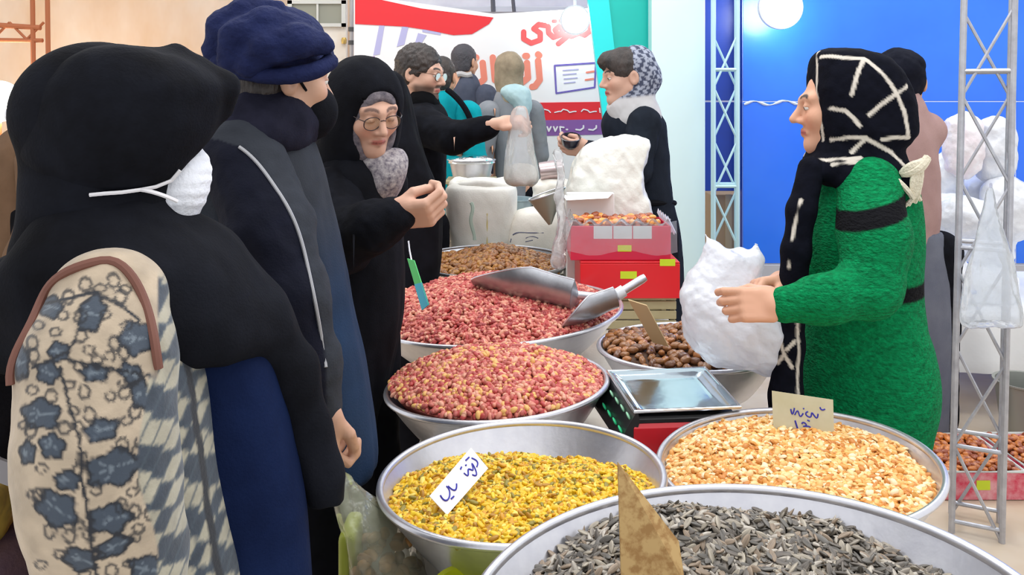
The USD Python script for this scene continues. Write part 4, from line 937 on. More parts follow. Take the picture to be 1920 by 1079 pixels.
pts = nearest_on(sl, PIP[1:]); pts = pts + [0, -.002, 0]
obj('reflective_piping', tube(spline(pts, 50), .0034, 6), mat('grey_piping', (.40, .40, .42), .5), t)

# ---------------- 3 the woman with glasses
D = 2.35
t = person('person in black chador and round glasses looking down at the nuts in her fingers', foot=(-.43, 2.37))
yaw = 36; hips = P(662, 640, 2.42); hips[2] = .87; shc = P(675, 335, 2.4); ra = np.array([math.cos(math.radians(yaw)), math.sin(math.radians(yaw)), 0]); shl, shr = P(632, 345, 2.33), P(712, 345, 2.47)
L3 = std_legs(hips, yaw, w=.6); arm3 = [shl + [.0, .0, -.01], P(640, 455, 2.22), P(738, 405, 2.12)]
hand = put_hand(arm3[2], (1, -.15, .12), (-.1, .75, .55), left=False, curl=(1.05, 1.15, 1.2, 1.25), thumb=.95, size=1.06)
B = make_body(t, P(688, 207, 2.35), yaw, 20, -4, scale=.97, girth=.85, shoulders=(shl, shr), hips=hips, legs=L3, arms=[(*arm3, hand), (shr, shr + [-.02, .03, -.28], shr + [-.03, .0, -.48], None)], lids=.8, skin=(.62, .36, .26), lips=(.48, .15, .12), brow=(.16, .09, .07))
shoes(t, L3); trousers(t, L3, black_cloth, (.085, .07, .06)); far_sleeve(t, (shr, shr + [-.02, .03, -.28], shr + [-.03, .0, -.48]), black_cloth, (.08, .075, .06))
glasses(B, t, mat('dark_frame', (.05, .03, .03), .3), lens_mat)
grey_scarf = clothm('grey_print_scarf', (.25, .22, .24), (.06, .055, .075), 60)
f = hijab(B, 1.0, open_=(.054, .085, .084), oc=(0, -.118, -.028), drape=.30, width=.12); m = folds(in_head(B, f, h=.006), .004, (30, 30, 12), 2); obj('inner_scarf', to_world(B, m), grey_scarf, t)
f = cut(.015, union(.05, ell((0, .03, .034), (.106, .125, .116)), ell((0, .03, -.06), (.112, .11, .12)), seg((0, .045, -.1), (0, .06, -.26), .11, .15)), ell((0, -.125, -.02), (.073, .118, .112)), ell((.01, -.16, -.17), (.068, .15, .17)))
obj('chador_hood', to_world(B, folds(in_head(B, f, (-.22, -.2, -.44), (.22, .26, .2), .007), .005, (20, 20, 8), 3)), black_soft, t)
shape_obj('scarf_front', union(.03, ell(P(724, 336, 2.375), (.052, .075, .095), rot_y(28)), ell(P(704, 303, 2.37), (.05, .06, .04))), [P(700, 290, 2.4), P(745, 380, 2.3)], .006, clothm('print_scarf', (.50, .46, .46), (.10, .085, .12), 95), t, pad=.09, fold=(.007, (22, 22, 8), 3))
loft_obj('chador', rows_px(2.42, [(270, 622, 700, .07), (295, 606, 716, .11), (330, 592, 738, .14), (380, 586, 750, .155), (440, 590, 758, .165), (520, 610, 762, .17), (600, 622, 758, .175), (700, 636, 738, .17), (800, 640, 718, .17), (1000, 630, 722, .18), (1165, 625, 728, .19)]), .009, black_soft, t, fold=(.012, UP, 11), minus=[ell(P(735, 320, 2.25), (.035, .08, .075))])
shape_obj('sleeve', poly([P(622, 370, 2.32), P(642, 450, 2.2), P(700, 425, 2.13), P(742, 405, 2.115)], [.085, .08, .06, .048], .04), arm3, .007, black_cloth, t, pad=.14, fold=(.008, (22, 22, 22), 4))

# ---------------- 4 chador wearer behind her
t = person('person draped in a plain black chador, face hidden, behind the one with glasses', foot=(-.47, 3.5))
hips = np.array([-.47, 3.52, .86]); shc = P(726, 285, 3.53); shl, shr = shc - [.09, 0, .02], shc + [.09, 0, .02]; L4 = std_legs(hips, 150, w=.6)
B = make_body(t, P(727, 195, 3.53), 150, 5, shoulders=(shl, shr), hips=hips, legs=L4, eyes=False, scale=.95, girth=.8); shoes(t, L4); trousers(t, L4, black_cloth, (.085, .07, .06))
loft_obj('chador', rows_px(3.53, [(131, 705, 742, .05), (142, 690, 755, .085), (165, 678, 766, .11), (200, 672, 774, .125), (240, 672, 782, .13), (290, 676, 798, .14), (340, 682, 815, .145), (400, 690, 829, .145), (470, 694, 828, .14), (560, 690, 820, .14), (700, 690, 815, .15), (865, 690, 815, .16)]), .009, black_soft, t, fold=(.012, UP, 15))

# ---------------- 5 the man in glasses reaching out
t = person('person with dark curly hair, beard and glasses, reaching out to hold up a bag', foot=(-.46, 4.2))
yaw = 68; hips = np.array([-.45, 4.24, .90]); shc = P(798, 218, 4.2); ra = np.array([math.cos(math.radians(yaw)), math.sin(math.radians(yaw)), 0]); shl, shr = shc - ra * .19, shc + ra * .19
shl = P(792, 232, 4.07); shr = P(806, 228, 4.32); arm5 = [P(792, 232, 4.07), P(850, 262, 3.93), P(938, 232, 3.80)]; L5 = std_legs(hips, yaw)
hand = put_hand(arm5[2], (1, -.12, .08), (.1, .6, -.8), left=False, curl=(1.1, 1.15, 1.2, 1.25), thumb=.9, size=1.08)
B = make_body(t, P(790, 140, 4.2), yaw, 8, scale=1.1, shoulders=(shl, shr), hips=hips, legs=L5, arms=[(*arm5, hand), (shr, shr + [-.03, .02, -.28], shr + [-.03, .0, -.5], None)], female=False, girth=.8, beard=(.035, .022, .018), skin=(.64, .38, .28), lids=.5)
shoes(t, L5); trousers(t, L5, black_cloth); far_sleeve(t, (shr, shr + [-.03, .02, -.28], shr + [-.03, .0, -.5]), black_cloth, (.09, .075, .06)); glasses(B, t, mat('brown_frame', (.10, .04, .02), .3), lens_mat)
hair_cap(B, t, hair_black, front=-.004, vol=.007, curl=.008, low=-.05)
loft_obj('jacket', rows_px(4.22, [(186, 772, 812, .08), (198, 762, 826, .12), (220, 752, 836, .15), (260, 748, 838, .16), (320, 756, 838, .15), (380, 766, 832, .14), (440, 770, 830, .13), (560, 772, 824, .13)]), .009, black_cloth, t, fold=(.008, (14, 14, 8), 5), extra=[seg(shl, shr, .09)])
shape_obj('jacket_sleeve', poly([P(788, 235, 4.06), P(848, 258, 3.93), P(918, 238, 3.83)], [.098, .078, .052], .03), arm5, .009, black_cloth, t, pad=.16, fold=(.008, (18, 18, 18), 3))
loft_obj('scarf_collar', rows_px(4.2, [(168, 775, 812, .07), (184, 764, 822, .10), (200, 760, 826, .11)]), .008, clothm('collar_black', (.004, .004, .005)), t, fold=(.006, (25, 25, 25), 4))
hang = P(958, 232, 3.78)

# ---------------- 6 teal coat, 7 grey jacket, 8 khaki scarf: customers further back
def back_person(label, head, yaw, d, rows, coat, hair=None, lower=None, scale=1.0, skin=SKIN, shw=.18, hem=.86, female=False):
    hx = head[0]; t = person(label, foot=(hx, d)); hips = np.array([(rows[-1][1] + rows[-1][2]) / 2, d, .9]); hips[0] = P(hips[0], 0, d)[0]; sc = P((rows[2][1] + rows[2][2]) / 2, rows[2][0] + 8, d)
    ra = np.array([math.cos(math.radians(yaw)), math.sin(math.radians(yaw)), 0]); L = std_legs(hips, yaw); shl, shr = sc - ra * (shw - .02) - [0, 0, .03], sc + ra * (shw - .02) - [0, 0, .03]
    f = np.array([math.sin(math.radians(yaw)), -math.cos(math.radians(yaw)), 0]); arms = [(s, s + o * .05 + [0, 0, -.28], s + o * .04 + f * .1 + [0, 0, -.52], put_hand(s + o * .04 + f * .1 + [0, 0, -.52], (0, 0, -1), -o, left=o is not ra)) for s, o in ((shl, -ra), (shr, ra))]
    B = make_body(t, head, yaw, 4, scale=scale, shoulders=(shl, shr), hips=hips, legs=L, arms=arms, female=female, skin=skin, h=.018, girth=.85)
    shoes(t, L); trousers(t, L, lower or black_cloth, h=.018)
    last = rows[-1]; rows = rows[:-1] + [(last[0] + 60, last[1], last[2], last[3]), (last[0] + 120, last[1] - 3, last[2] + 3, last[3])]
    loft_obj('coat', rows_px(d, rows), .012, coat, t, fold=(.010, (12, 12, 5), 4))
    shape_obj('coat_sleeve', union(.03, *[poly([a[0], a[1], a[2]], [.085, .068, .052], .02) for a in arms]), [q for a in arms for q in a[:3]], .012, coat, t, pad=.12, fold=(.008, (14, 14, 14), 5), smooth=2)
    return t, B
teal_cloth = clothm('teal_coat', (.0, .27, .33), (.0, .36, .42), 8); grey_cloth = clothm('slate_jacket', (.055, .065, .10), (.09, .10, .14), 8); pale_cloth = clothm('pale_coat', (.28, .29, .31), (.20, .22, .25), 6); aqua = clothm('aqua_hood', (.46, .62, .64), (.38, .54, .58), 8)
t, B = back_person('person with short black hair in a bright teal coat, back turned, by the banner', P(830, 146, 5.2), 165, 5.2, [(166, 818, 842, .06), (176, 806, 856, .10), (196, 798, 862, .13), (240, 796, 866, .14), (300, 800, 862, .14), (380, 800, 862, .14)], teal_cloth, scale=.98)
hair_cap(B, t, hair_black, low=-.09)
obj('bag_strap', tube(spline([P(838, 168, 5.06), P(862, 190, 5.04), P(878, 215, 5.05), P(884, 260, 5.08)], 14), .018, 8), black_cloth, t)
t, B = back_person('person in slate grey jacket with pale collar, standing before the banner lettering', P(872, 118, 6.05), 150, 6.05, [(138, 862, 886, .06), (147, 852, 896, .11), (165, 848, 902, .14), (210, 846, 904, .15), (270, 848, 902, .15), (330, 850, 900, .15)], grey_cloth, scale=1.0)
hair_cap(B, t, mat('hair_grey', (.06, .055, .065), .6, bump=(160, .5)), low=-.07)
obj('collar', tube([P(857 + 4 * k, 140 - 1.5 * math.sin(k), 5.95) for k in range(8)], .02, 8), clothm('collar_pale', (.50, .48, .48)), t)
t, B = back_person('person in khaki headscarf and pale aqua hooded coat seen from behind', P(952, 136, 5.6), -150, 5.6, [(160, 940, 970, .07), (172, 930, 985, .11), (195, 924, 992, .14), (240, 922, 994, .15), (290, 925, 990, .15), (350, 928, 986, .15)], pale_cloth, scale=.98, female=True)
khaki = clothm('khaki_scarf', (.36, .29, .20), (.24, .19, .13), 20)
m = folds(in_head(B, hijab(B, 1.02, drape=.2, width=.10), h=.008), .006, (25, 25, 12), 2); obj('headscarf', to_world(B, m), khaki, t)
shape_obj('hood', union(.03, ell(P(968, 178, 5.5), (.085, .09, .07)), ell(P(980, 194, 5.48), (.06, .07, .10)), ell(P(955, 172, 5.5), (.06, .06, .035))), [P(968, 185, 5.5)], .009, aqua, t, pad=.2, fold=(.012, (18, 18, 14), 3))

# ---------------- 9 the seller in black
D = 4.08
t = person('person in black coat and checked grey headscarf, selling behind the white sacks', foot=(.60, 4.06))
yaw = -78; hips = P(1222, 440, 4.12); hips[2] = .88; shc = P(1190, 228, 4.10); ra = np.array([math.cos(math.radians(yaw)), math.sin(math.radians(yaw)), 0]); shl, shr = P(1204, 240, 4.0), P(1200, 240, 4.24)
L9 = std_legs(hips, yaw); arm9 = [P(1204, 240, 4.0), P(1188, 320, 3.98), P(1100, 280, 3.96)]
hand = put_hand(arm9[2], (-1, -.1, .15), (.1, .8, .3), left=True, curl=(.8, .85, .9, .95), thumb=.7)
B = make_body(t, P(1172, 146, 4.08), yaw, 6, scale=1.06, shoulders=(shl, shr), hips=hips, legs=L9, arms=[(*arm9, hand), (shr, shr + [-.02, .0, -.27], shr + [-.06, .0, -.48], None)], skin=(.60, .36, .27), lids=.5, lips=(.45, .10, .10), girth=.85)
far_sleeve(t, (shr, shr + [-.02, .0, -.27], shr + [-.06, .0, -.48]), black_cloth); shoes(t, L9); trousers(t, L9, black_cloth)
f = cut(.01, union(.02, ell((0, .0, .05), (.083, .105, .09)), ell((0, -.075, .075), (.06, .045, .05))), ell((0, -.118, -.035), (.085, .07, .108)), rbox((0, 0, -.13), (.2, .2, .12), .01)); obj('hair', to_world(B, folds(in_head(B, f, (-.14, -.17, -.1), (.14, .2, .2), .006, 2), .004, (50, 50, 50), 5)), hair_black, t)
def check(m):
    v = np.array(m.vertices); q = (v - B.at) @ B.R; a = np.floor(q[:, 1] / .021 + q[:, 2] / .05) + np.floor(q[:, 2] / .021) + np.floor(q[:, 0] / .03); n = meshkit.fbm(v * 60, 2)
    c = np.where((a % 2 < 1)[:, None], (.045, .055, .10), (.34, .37, .46)) * (.8 + .4 * n)[:, None]
    return mixc(c, (.50, .49, .50), sstep(-q[:, 2], .085, .10))
f = union(.04, ell((0, .062, .036), (.095, .092, .108)), ell((0, .085, -.02), (.075, .085, .075)), seg((0, .035, -.09), (0, .035, -.18), .085, .115), seg((0, -.04, -.13), (0, .03, -.17), .06, .09)); f = cut(.015, f, ell((0, -.118, -.03), (.066, .10, .088)))
m = folds(in_head(B, f, (-.2, -.2, -.36), (.2, .28, .2), .006), .005, (30, 30, 20), 3); mw = to_world(B, m); obj('headscarf', mw, mat('checked_scarf', (1, 1, 1), .8, vcol=True), t, col=check(mw))
loft_obj('coat', rows_px(4.12, [(196, 1150, 1212, .08), (210, 1136, 1236, .12), (240, 1128, 1250, .14), (290, 1142, 1256, .145), (340, 1170, 1258, .14), (375, 1180, 1262, .14), (430, 1180, 1274, .15), (500, 1180, 1280, .155), (600, 1180, 1284, .16), (680, 1182, 1284, .16)]), .009, clothm('seller_coat', (.010, .013, .020), (.018, .023, .036), 8), t, fold=(.008, (16, 16, 6), 6))
obj('belt', tube([P(1216 + 48 * math.cos(a), 381 + 5 * math.sin(a) * 0, 4.12 + .148 * math.sin(a)) for a in np.linspace(0, 2 * np.pi, 33)[:-1]], .014, 8, closed=True), clothm('belt_black', (.006, .006, .008)), t)
shape_obj('coat_sleeve', poly([P(1208, 232, 4.0), P(1190, 318, 3.98), P(1105, 282, 3.965)], [.085, .075, .05], .03), arm9, .008, clothm('seller_sleeve', (.010, .013, .020), (.02, .026, .038), 8), t, pad=.15, fold=(.007, (20, 20, 16), 3))
tc = thing('black_cup', 'small shiny black bowl in the hand of the seller in black', 'bowl', P(1070, 268, 3.94))
r_ = .048; obj('cup_body', moved(lathe([(0, -.035), (r_ * .5, -.035), (r_ * .85, -.015), (r_, .02), (r_ * .93, .022), (r_ * .75, -.008), (0, -.026)], 28), rot_x(25), P(1070, 264, 3.94)), mat('black_gloss', (.02, .022, .04), .15, coat=.5), tc)

# ---------------- 10 the seller in green
D = 2.25
t = person('person in bright green knitted dress and black headscarf with white lines, selling at the right', foot=(.92, 2.3))
yaw = -104; hips = P(1618, 640, 2.28); hips[2] = .86; shc = P(1622, 342, 2.27); ra = np.array([math.cos(math.radians(yaw)), math.sin(math.radians(yaw)), 0]); shl, shr = shc + ra * -.0, shc + ra * .0
shr, shl = shc + [0, -.12, -.03], shc + [0, .12, -.03]
L10 = std_legs(hips, yaw); armA = [P(1628, 365, 2.13), P(1625, 548, 2.04), P(1458, 572, 2.0)]; armB = [P(1600, 360, 2.40), P(1590, 530, 2.36), P(1470, 526, 2.20)]
hA = put_hand(armA[2], (-1, -.05, .03), (.0, .95, -.35), left=True, curl=(.75, .95, 1.1, 1.2), thumb=.8, size=.98); hB = put_hand(armB[2], (-1, -.35, -.03), (.0, -.4, -1), left=False, curl=(.9, 1.0, 1.1, 1.15), thumb=.6, size=.95)
B = make_body(t, P(1574, 203, 2.25), yaw, 3, shoulders=(shl, shr), hips=hips, legs=L10, arms=[(*armA, hA), (*armB, hB)], girth=.85, skin=(.66, .36, .24), nose=1.6, lids=.5)
shoes(t, L10); trousers(t, L10, black_cloth)
for w, dv, dx in ((armA[2], 0, 0),):
    nail = ell(np.array(w) + [-.148, .01, .012], (.006, .005, .004))
GN, GD = np.array((.0, .20, .065)), np.array((.004, .004, .006))
green_knit = mat('green_knit', (1, 1, 1), .9, spec=.15, vcol=True, sheen=.0, bump=(95, .9, .012), stretch=(1, 1, 2.2))
def green(m):
    v = np.array(m.vertices); n = meshkit.fbm(v * [110, 110, 220], 2, 4); n2 = meshkit.fbm(v * [9, 9, 6], 2, 8); return np.clip(GN * (.30 + 1.15 * n ** 1.1 * 1.25 + .35 * (n2 - .5))[:, None], 0, 1)
def green_body(m):
    v = np.array(m.vertices); c = green(m); zb = P(0, 530, 2.25)[2]; return mixc(c, GD, (1 - sstep(np.abs(v[:, 2] - zb - .05 * (v[:, 0] - 1.05)), .017, .022)))
def green_arm(m):
    v = np.array(m.vertices); c = green(m); a = P(1622, 398, 2.1); s = v[:, 2] - a[2] - .26 * (v[:, 0] - a[0]) ; return mixc(c, GD, 1 - sstep(np.abs(s), .019, .024))
loft_obj('dress', rows_px(2.27, [(292, 1560, 1672, .09), (312, 1536, 1704, .13), (350, 1514, 1720, .15), (400, 1499, 1727, .16), (450, 1489, 1729, .165), (500, 1491, 1727, .165), (550, 1497, 1727, .165), (600, 1499, 1735, .17), (650, 1493, 1749, .18), (700, 1486, 1756, .185), (750, 1482, 1755, .185), (800, 1484, 1746, .18), (835, 1490, 1736, .175)]), .0062, green_knit, t, fold=(.006, (10, 10, 6), 6), col=green_body)
shape_obj('dress_sleeve', poly([P(1630, 352, 2.16), P(1640, 450, 2.07), P(1632, 540, 2.03), P(1550, 562, 2.0), P(1470, 571, 2.0)], [.082, .080, .066, .054, .042], .04), armA, .0055, green_knit, t, pad=.14, fold=(.006, (18, 18, 18), 5), col=green_arm)
shape_obj('dress_sleeve', poly([armB[0] + [0, -.02, .0], armB[1], armB[2] + [.03, 0, 0]], [.085, .06, .042], .04), armB, .008, green_knit, t, pad=.14, fold=(.006, (18, 18, 18), 7), col=green)
dark_white = mat('lined_scarf', (1, 1, 1), .9, spec=.08, vcol=True, sheen=.0, bump=(180, .3, .003)); WL = (.62, .57, .50); SC = np.array((.004, .0045, .009))
def lined(lines, w=.0036):
    def f(m):
        v = np.array(m.vertices); n = meshkit.fbm(v * 60, 2); c = SC[None] * (.6 + .9 * n)[:, None]
        for L in lines: c = mixc(c, WL, 1 - sstep(line_dist(v, nearest_on(m, L)), w, w + .003))
        back = v[:, 1] > 2.30; g = np.minimum(np.abs((v[:, 0] * 9 + v[:, 2] * 3) % 1 - .5), np.abs((v[:, 2] * 9 - v[:, 0] * 2) % 1 - .5)); return mixc(c, WL, (1 - sstep(g, .03, .06)) * back)
    return f
lines = [[(1537, 105), (1560, 105), (1582, 107), (1605, 108), (1621, 109)], [(1621, 109), (1645, 130), (1671, 155), (1685, 180), (1695, 210), (1700, 235), (1702, 257)], [(1621, 109), (1612, 128), (1604, 147), (1597, 177)], [(1702, 162), (1674, 179), (1650, 198), (1630, 216)],
         [(1534, 96), (1530, 125), (1529, 155), (1531, 180), (1534, 205), (1538, 235), (1543, 262)], [(1531, 205), (1560, 204), (1585, 207), (1600, 220), (1611, 236)], [(1556, 262), (1590, 259), (1622, 259), (1648, 272), (1671, 285), (1700, 314)], [(1626, 259), (1610, 272), (1597, 285)], [(1510, 300), (1550, 299), (1590, 298), (1615, 296)], [(1655, 262), (1680, 258), (1704, 258)], [(1560, 308), (1600, 304), (1640, 306), (1680, 330)]]
face_cut = [ell(tuple(P(1488, 205, 2.27)), (.046, .10, .125)), ell(B.w((0, -.132, -.03)), (.07, .048, .096))]
loft_obj('headscarf', rows_px(2.25, [(90, 1545, 1592, .03), (97, 1530, 1630, .06), (115, 1521, 1668, .09), (145, 1517, 1695, .108), (180, 1516, 1708, .115), (220, 1518, 1713, .117), (245, 1520, 1712, .116), (262, 1524, 1700, .11), (278, 1520, 1688, .105), (296, 1512, 1694, .115), (318, 1512, 1712, .13), (340, 1520, 1716, .14), (356, 1540, 1700, .13)]), .0046, dark_white, t, fold=(.006, (18, 18, 16), 5), minus=face_cut, k=.03, power=3.0, col=lined(lines), extra=[ell(P(1525, 322, 2.2), (.03, .05, .03))])
shape_obj('scarf_end', poly([P(1520, 318, 2.18), P(1502, 395, 2.16), P(1492, 470, 2.15), P(1486, 560, 2.15), P(1480, 650, 2.14), P(1474, 740, 2.13), P(1468, 830, 2.12)], [.032, .034, .034, .034, .036, .038, .036], .02), [P(1520, 320, 2.2), P(1470, 830, 2.1)], .005, dark_white, t, pad=.08, fold=(.005, (20, 20, 6), 3), col=lined([[(1500, 375), (1488, 430), (1478, 500)], [(1497, 600), (1497, 680), (1496, 760)], [(1455, 680), (1470, 665), (1485, 690)], [(1470, 665), (1462, 640)], [(1474, 655), (1488, 640)]], .003))
wool = mat('cream_fringe', (.72, .66, .52), .9, bump=(150, .5)); r_ = np.random.default_rng(5)
fr = [tube(spline([P(1692, 326, 2.12), P(1714 + r_.normal(0, 5), 316 + r_.normal(0, 4), 2.1), P(1738 + r_.normal(0, 4), 304 + r_.normal(0, 5), 2.1)], 8), .010, 6) for k in range(5)]
fr += [tube(spline([P(1722 + r_.normal(0, 6), 318, 2.1), P(1720 + r_.normal(0, 8), 345, 2.1), P(1716 + r_.normal(0, 10), 385 + r_.normal(0, 8), 2.12)], 8), .005, 6) for k in range(9)]
obj('scarf_fringe', cat(*fr), wool, t); obj('scarf_fringe', tube(spline(nearest_on(sh if False else m, [(0, 0)]) if False else [P(1660, 322, 2.12), P(1690, 345, 2.1), P(1712, 372, 2.11)], 8), .007, 6), wool, t)

# ---------------- 11 behind her, 12 at the far left
t = person('person in dark turban and dusty pink cloak, back turned, behind the green dress', foot=(1.80, 3.85))
d = 3.85; hips = np.array([P(1720, 0, d)[0], d, .86]); shc = P(1712, 225, d); L = std_legs(hips, 160); shl, shr = shc - [.10, 0, 0.05], shc + [.06, 0, -.05]; B = make_body(t, P(1694, 158, d), 160, 5, scale=1.05, girth=.85, shoulders=(shl, shr), hips=hips, legs=L, eyes=False); shoes(t, L); trousers(t, L, black_cloth)
shape_obj('turban', union(.03, ell(P(1684, 132, d), (.108, .125, .10)), ell(P(1704, 134, d - .02), (.055, .075, .08)), ell(P(1694, 160, d), (.085, .10, .08))), [P(1688, 130, d)], .007, clothm('turban_black', (.005, .006, .012), (.012, .013, .022)), t, pad=.2, fold=(.008, (24, 24, 20), 3))
loft_obj('cloak', rows_px(d, [(165, 1678, 1712, .06), (185, 1660, 1728, .10), (220, 1640, 1742, .13), (280, 1630, 1754, .15), (340, 1630, 1762, .15), (400, 1632, 1762, .15), (438, 1634, 1758, .14), (520, 1634, 1758, .14)]), .009, clothm('dusty_pink', (.42, .27, .25), (.34, .21, .20), 6), t, fold=(.012, (12, 12, 5), 3), extra=[seg(shl, shr, .085)])
loft_obj('skirt', rows_px(d, [(430, 1640, 1766, .14), (520, 1640, 1780, .15), (700, 1636, 1780, .16), (900, 1630, 1770, .17)]), .012, clothm('slate_skirt', (.10, .11, .15), (.15, .16, .20), 6), t, fold=(.010, UP, 3))
t, B = back_person('person with brown hair, face mask and brown coat at the far left edge', P(58, 196, 4.8), -55, 4.8, [(236, 30, 80, .08), (252, 5, 105, .12), (285, -15, 122, .15), (340, -25, 130, .16), (420, -30, 130, .16), (560, -20, 120, .16)], clothm('brown_coat', (.17, .10, .06), (.12, .07, .04), 6), lower=black_cloth, scale=.98)
hair_cap(B, t, mat('hair_brown', (.13, .06, .03), .6, bump=(160, .5)), low=-.06)
f = cut(.01, ell((0, -.07, -.055), (.068, .066, .066)), rbox((0, .06, -.05), (.2, .08, .2), .01)); obj('face_mask', to_world(B, in_head(B, f, (-.1, -.17, -.16), (.1, .02, .06), .006)), mask_m, t)
# ------------------------------------------------------------------ goods on and around the stall
date_m = [mat('date_' + k, c, .32, coat=.3, coat_rough=.25, noise=(60, d, .2)) for k, c, d in (('brown', (.20, .075, .025), (.34, .15, .05)), ('amber', (.42, .17, .04), (.30, .10, .03)), ('dark', (.10, .035, .018), (.20, .08, .03)), ('gold', (.50, .24, .05), (.36, .14, .03)))]
orange_m = [mat('orange_date_' + k, c, .35, coat=.3, coat_rough=.25) for k, c in (('light', (.85, .36, .08)), ('deep', (.62, .17, .04)), ('brown', (.34, .08, .025)))]
def date_mesh(L=.013, W=.0085, seed=0):
    m = trimesh.creation.icosphere(2); v = np.array(m.vertices); n = meshkit.fbm(v * [1.5, 5, 5] + seed * 7, 2, seed); v *= (.82 + .36 * n)[:, None]; m.vertices = v * (L, W, W * .9); return m
def scatter_dates(label, group, spots, normals, mats, L, W, seed, label_name='dried_date'):
    r_ = np.random.default_rng(seed); protos = []
    for i, p in enumerate(spots):
        n = normals[i] + r_.normal(0, .25, 3); n /= np.linalg.norm(n); tx = np.cross(n, r_.normal(0, 1, 3)); tx /= np.linalg.norm(tx); R = np.stack([tx, np.cross(n, tx), n], 1); s = r_.uniform(.85, 1.2)
        k = int(r_.integers(0, len(mats) * 2))
        if len(protos) < len(mats) * 2:
            k = len(protos); t = thing(label_name, label, 'date', (0, 0, 0), group=group); obj('flesh', date_mesh(L, W, k), mats[k % len(mats)], t, smooth=True, local=True); place(UsdGeom.Xformable(t), p, quat=R, scale=s); protos.append(t)
        else: dup(protos[k], p, quat=R, scale=s)
def blue_noise(n, r, test, seed, tries=40):
    r_ = np.random.default_rng(seed); out = []
    while len(out) < n and tries > 0:
        c = test(r_, 4000)
        for p in c:
            if all((p[0] - q[0]) ** 2 + (p[1] - q[1]) ** 2 > r * r for q in out[-4000:]): out.append(p)
            if len(out) >= n: break
        tries -= 1; r *= .93
    return np.array(out)
def heap_of_dates(b, hf, label, group, n, sp, L, W, mats, seed, core_label, keep=lambda x, y: True):
    na = 72; aa = np.arange(na) * 2 * np.pi / na; rc = []
    for a in aa:
        s = np.linspace(.02, b.R, 300); z = hf(s * np.cos(a), s * np.sin(a)); ok = s < radius_at(b, np.minimum(0, z)); rc.append(s[ok][-1])
    rc = np.array(rc) * .985; rr = np.linspace(0, 1, 22); X = np.stack([rr[None] * rc[:, None] * np.cos(aa)[:, None], rr[None] * rc[:, None] * np.sin(aa)[:, None]], -1); Z = hf(X[..., 0], X[..., 1]) - .004
    full = np.concatenate([np.concatenate([X, Z[..., None]], -1), np.concatenate([X * .6, np.full(Z.shape + (1,), -b.depth + .006)], -1)[:, ::-1]], 1); core = grid_mesh(full, True); core.vertices = np.array(core.vertices) @ b.M.T + b.c
    if core.volume < 0: core.faces = np.array(core.faces)[:, ::-1]
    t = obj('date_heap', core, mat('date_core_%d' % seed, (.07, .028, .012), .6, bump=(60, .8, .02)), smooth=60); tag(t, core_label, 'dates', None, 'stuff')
    lim = lambda r_, k: [(x, y) for x, y in (r_.random((k, 2)) * 2 - 1) * b.R if np.hypot(x, y) < np.interp(np.arctan2(y, x) % (2 * np.pi), np.r_[aa, 2 * np.pi], np.r_[rc, rc[0]]) - .004 and keep(x, y)]
    q = blue_noise(n, sp, lim, seed); x, y = q.T; z = hf(x, y); e = .004
    nr = np.stack([-(hf(x + e, y) - z) / e, -(hf(x, y + e) - z) / e, np.ones_like(x)], 1); nr /= np.linalg.norm(nr, axis=1, keepdims=True); r_ = np.random.default_rng(seed)
    pts = np.c_[x, y, z + .004 + r_.uniform(-.003, .006, len(x))] @ b.M.T + b.c
    scatter_dates(label, group, pts, nr @ b.M.T, mats, L, W, seed)
heap(b6, 'date_heap', 'golden brown dried dates heaped in the far aluminium basin', 'dates', lambda x, y: .055 * np.maximum(0, 1 - (x / .36) ** 2 - (y / .36) ** 2) ** .7 - .030 + bump2(x, y, .12, .02, .1, .2, -.012) + .012 * np.sin(x * 14 + 1), 'date', [date_m[0], date_m[1], date_m[3]], 900, mat('date_core', (.10, .04, .015), .6), (.8, 1.15), 61, lift=.006)
heap_of_dates(b7, lambda x, y: .05 * np.maximum(0, 1 - (x / .27) ** 2 - (y / .27) ** 2) ** .8 - .022 + .01 * np.sin(x * 22), 'dark brown dried date in the heap beside the white plastic bag', 'dates in the small basin', 200, .0225, .0165, .0108, [date_m[0], date_m[2], date_m[0], date_m[1]], 62, 'dark bed of dates under the loose ones in the small basin', keep=lambda x, y: x < .11)

# --- scoops
def scoop(label, tip, back, up, r, handle_to, tape=False, seed=0, loadm=None):
    tip, back, up = (np.array(q, float) for q in (tip, back, up)); ax = back - tip; L = np.linalg.norm(ax); ax /= L; up = up - ax * (up @ ax); up /= np.linalg.norm(up); sd = np.cross(up, ax)
    t = thing('metal_scoop', label, 'scoop', (tip + back) / 2)
    s = np.linspace(0, 1, 22); X = []
    for q in s:
        a0 = math.radians(100) * min(1.0, .22 + 1.15 * q ** .7); rr = r * (.86 + .14 * math.sin(math.pi * min(1, q * 1.2)))
        a = np.linspace(-a0, a0, 19); X.append(tip + ax * (q * L) + np.outer(np.sin(a) * rr, sd) + np.outer(-np.cos(a) * rr, up))
    obj('trough', thick(np.array(X), .0025), steel_dark, t, smooth=50)
    a = np.linspace(-math.radians(100), math.radians(100), 19); rim = np.array(X)[-1]; c = back - up * r * .2; obj('back_plate', thick(np.stack([rim, rim * .5 + c * .5 + ax * .006, np.tile(c + ax * .012, (19, 1))], 1), .0025), steel_dark, t, smooth=50)
    edge = np.concatenate([np.array(X)[::-1, 0], np.array(X)[0], np.array(X)[:, -1]]); obj('rolled_edge', tube(edge, .003, 6), steel, t)
    h = np.array(handle_to, float); obj('handle', tube(spline([c - ax * .004, c + (h - c) * .5, h], 10), [.014] * 9 + [.012], 12), steel, t)
    if tape: obj('tape', tube([c + (h - c) * .06, c + (h - c) * .30], .0195, 14), mat('white_tape', (.78, .80, .84), .4), t)
    return t
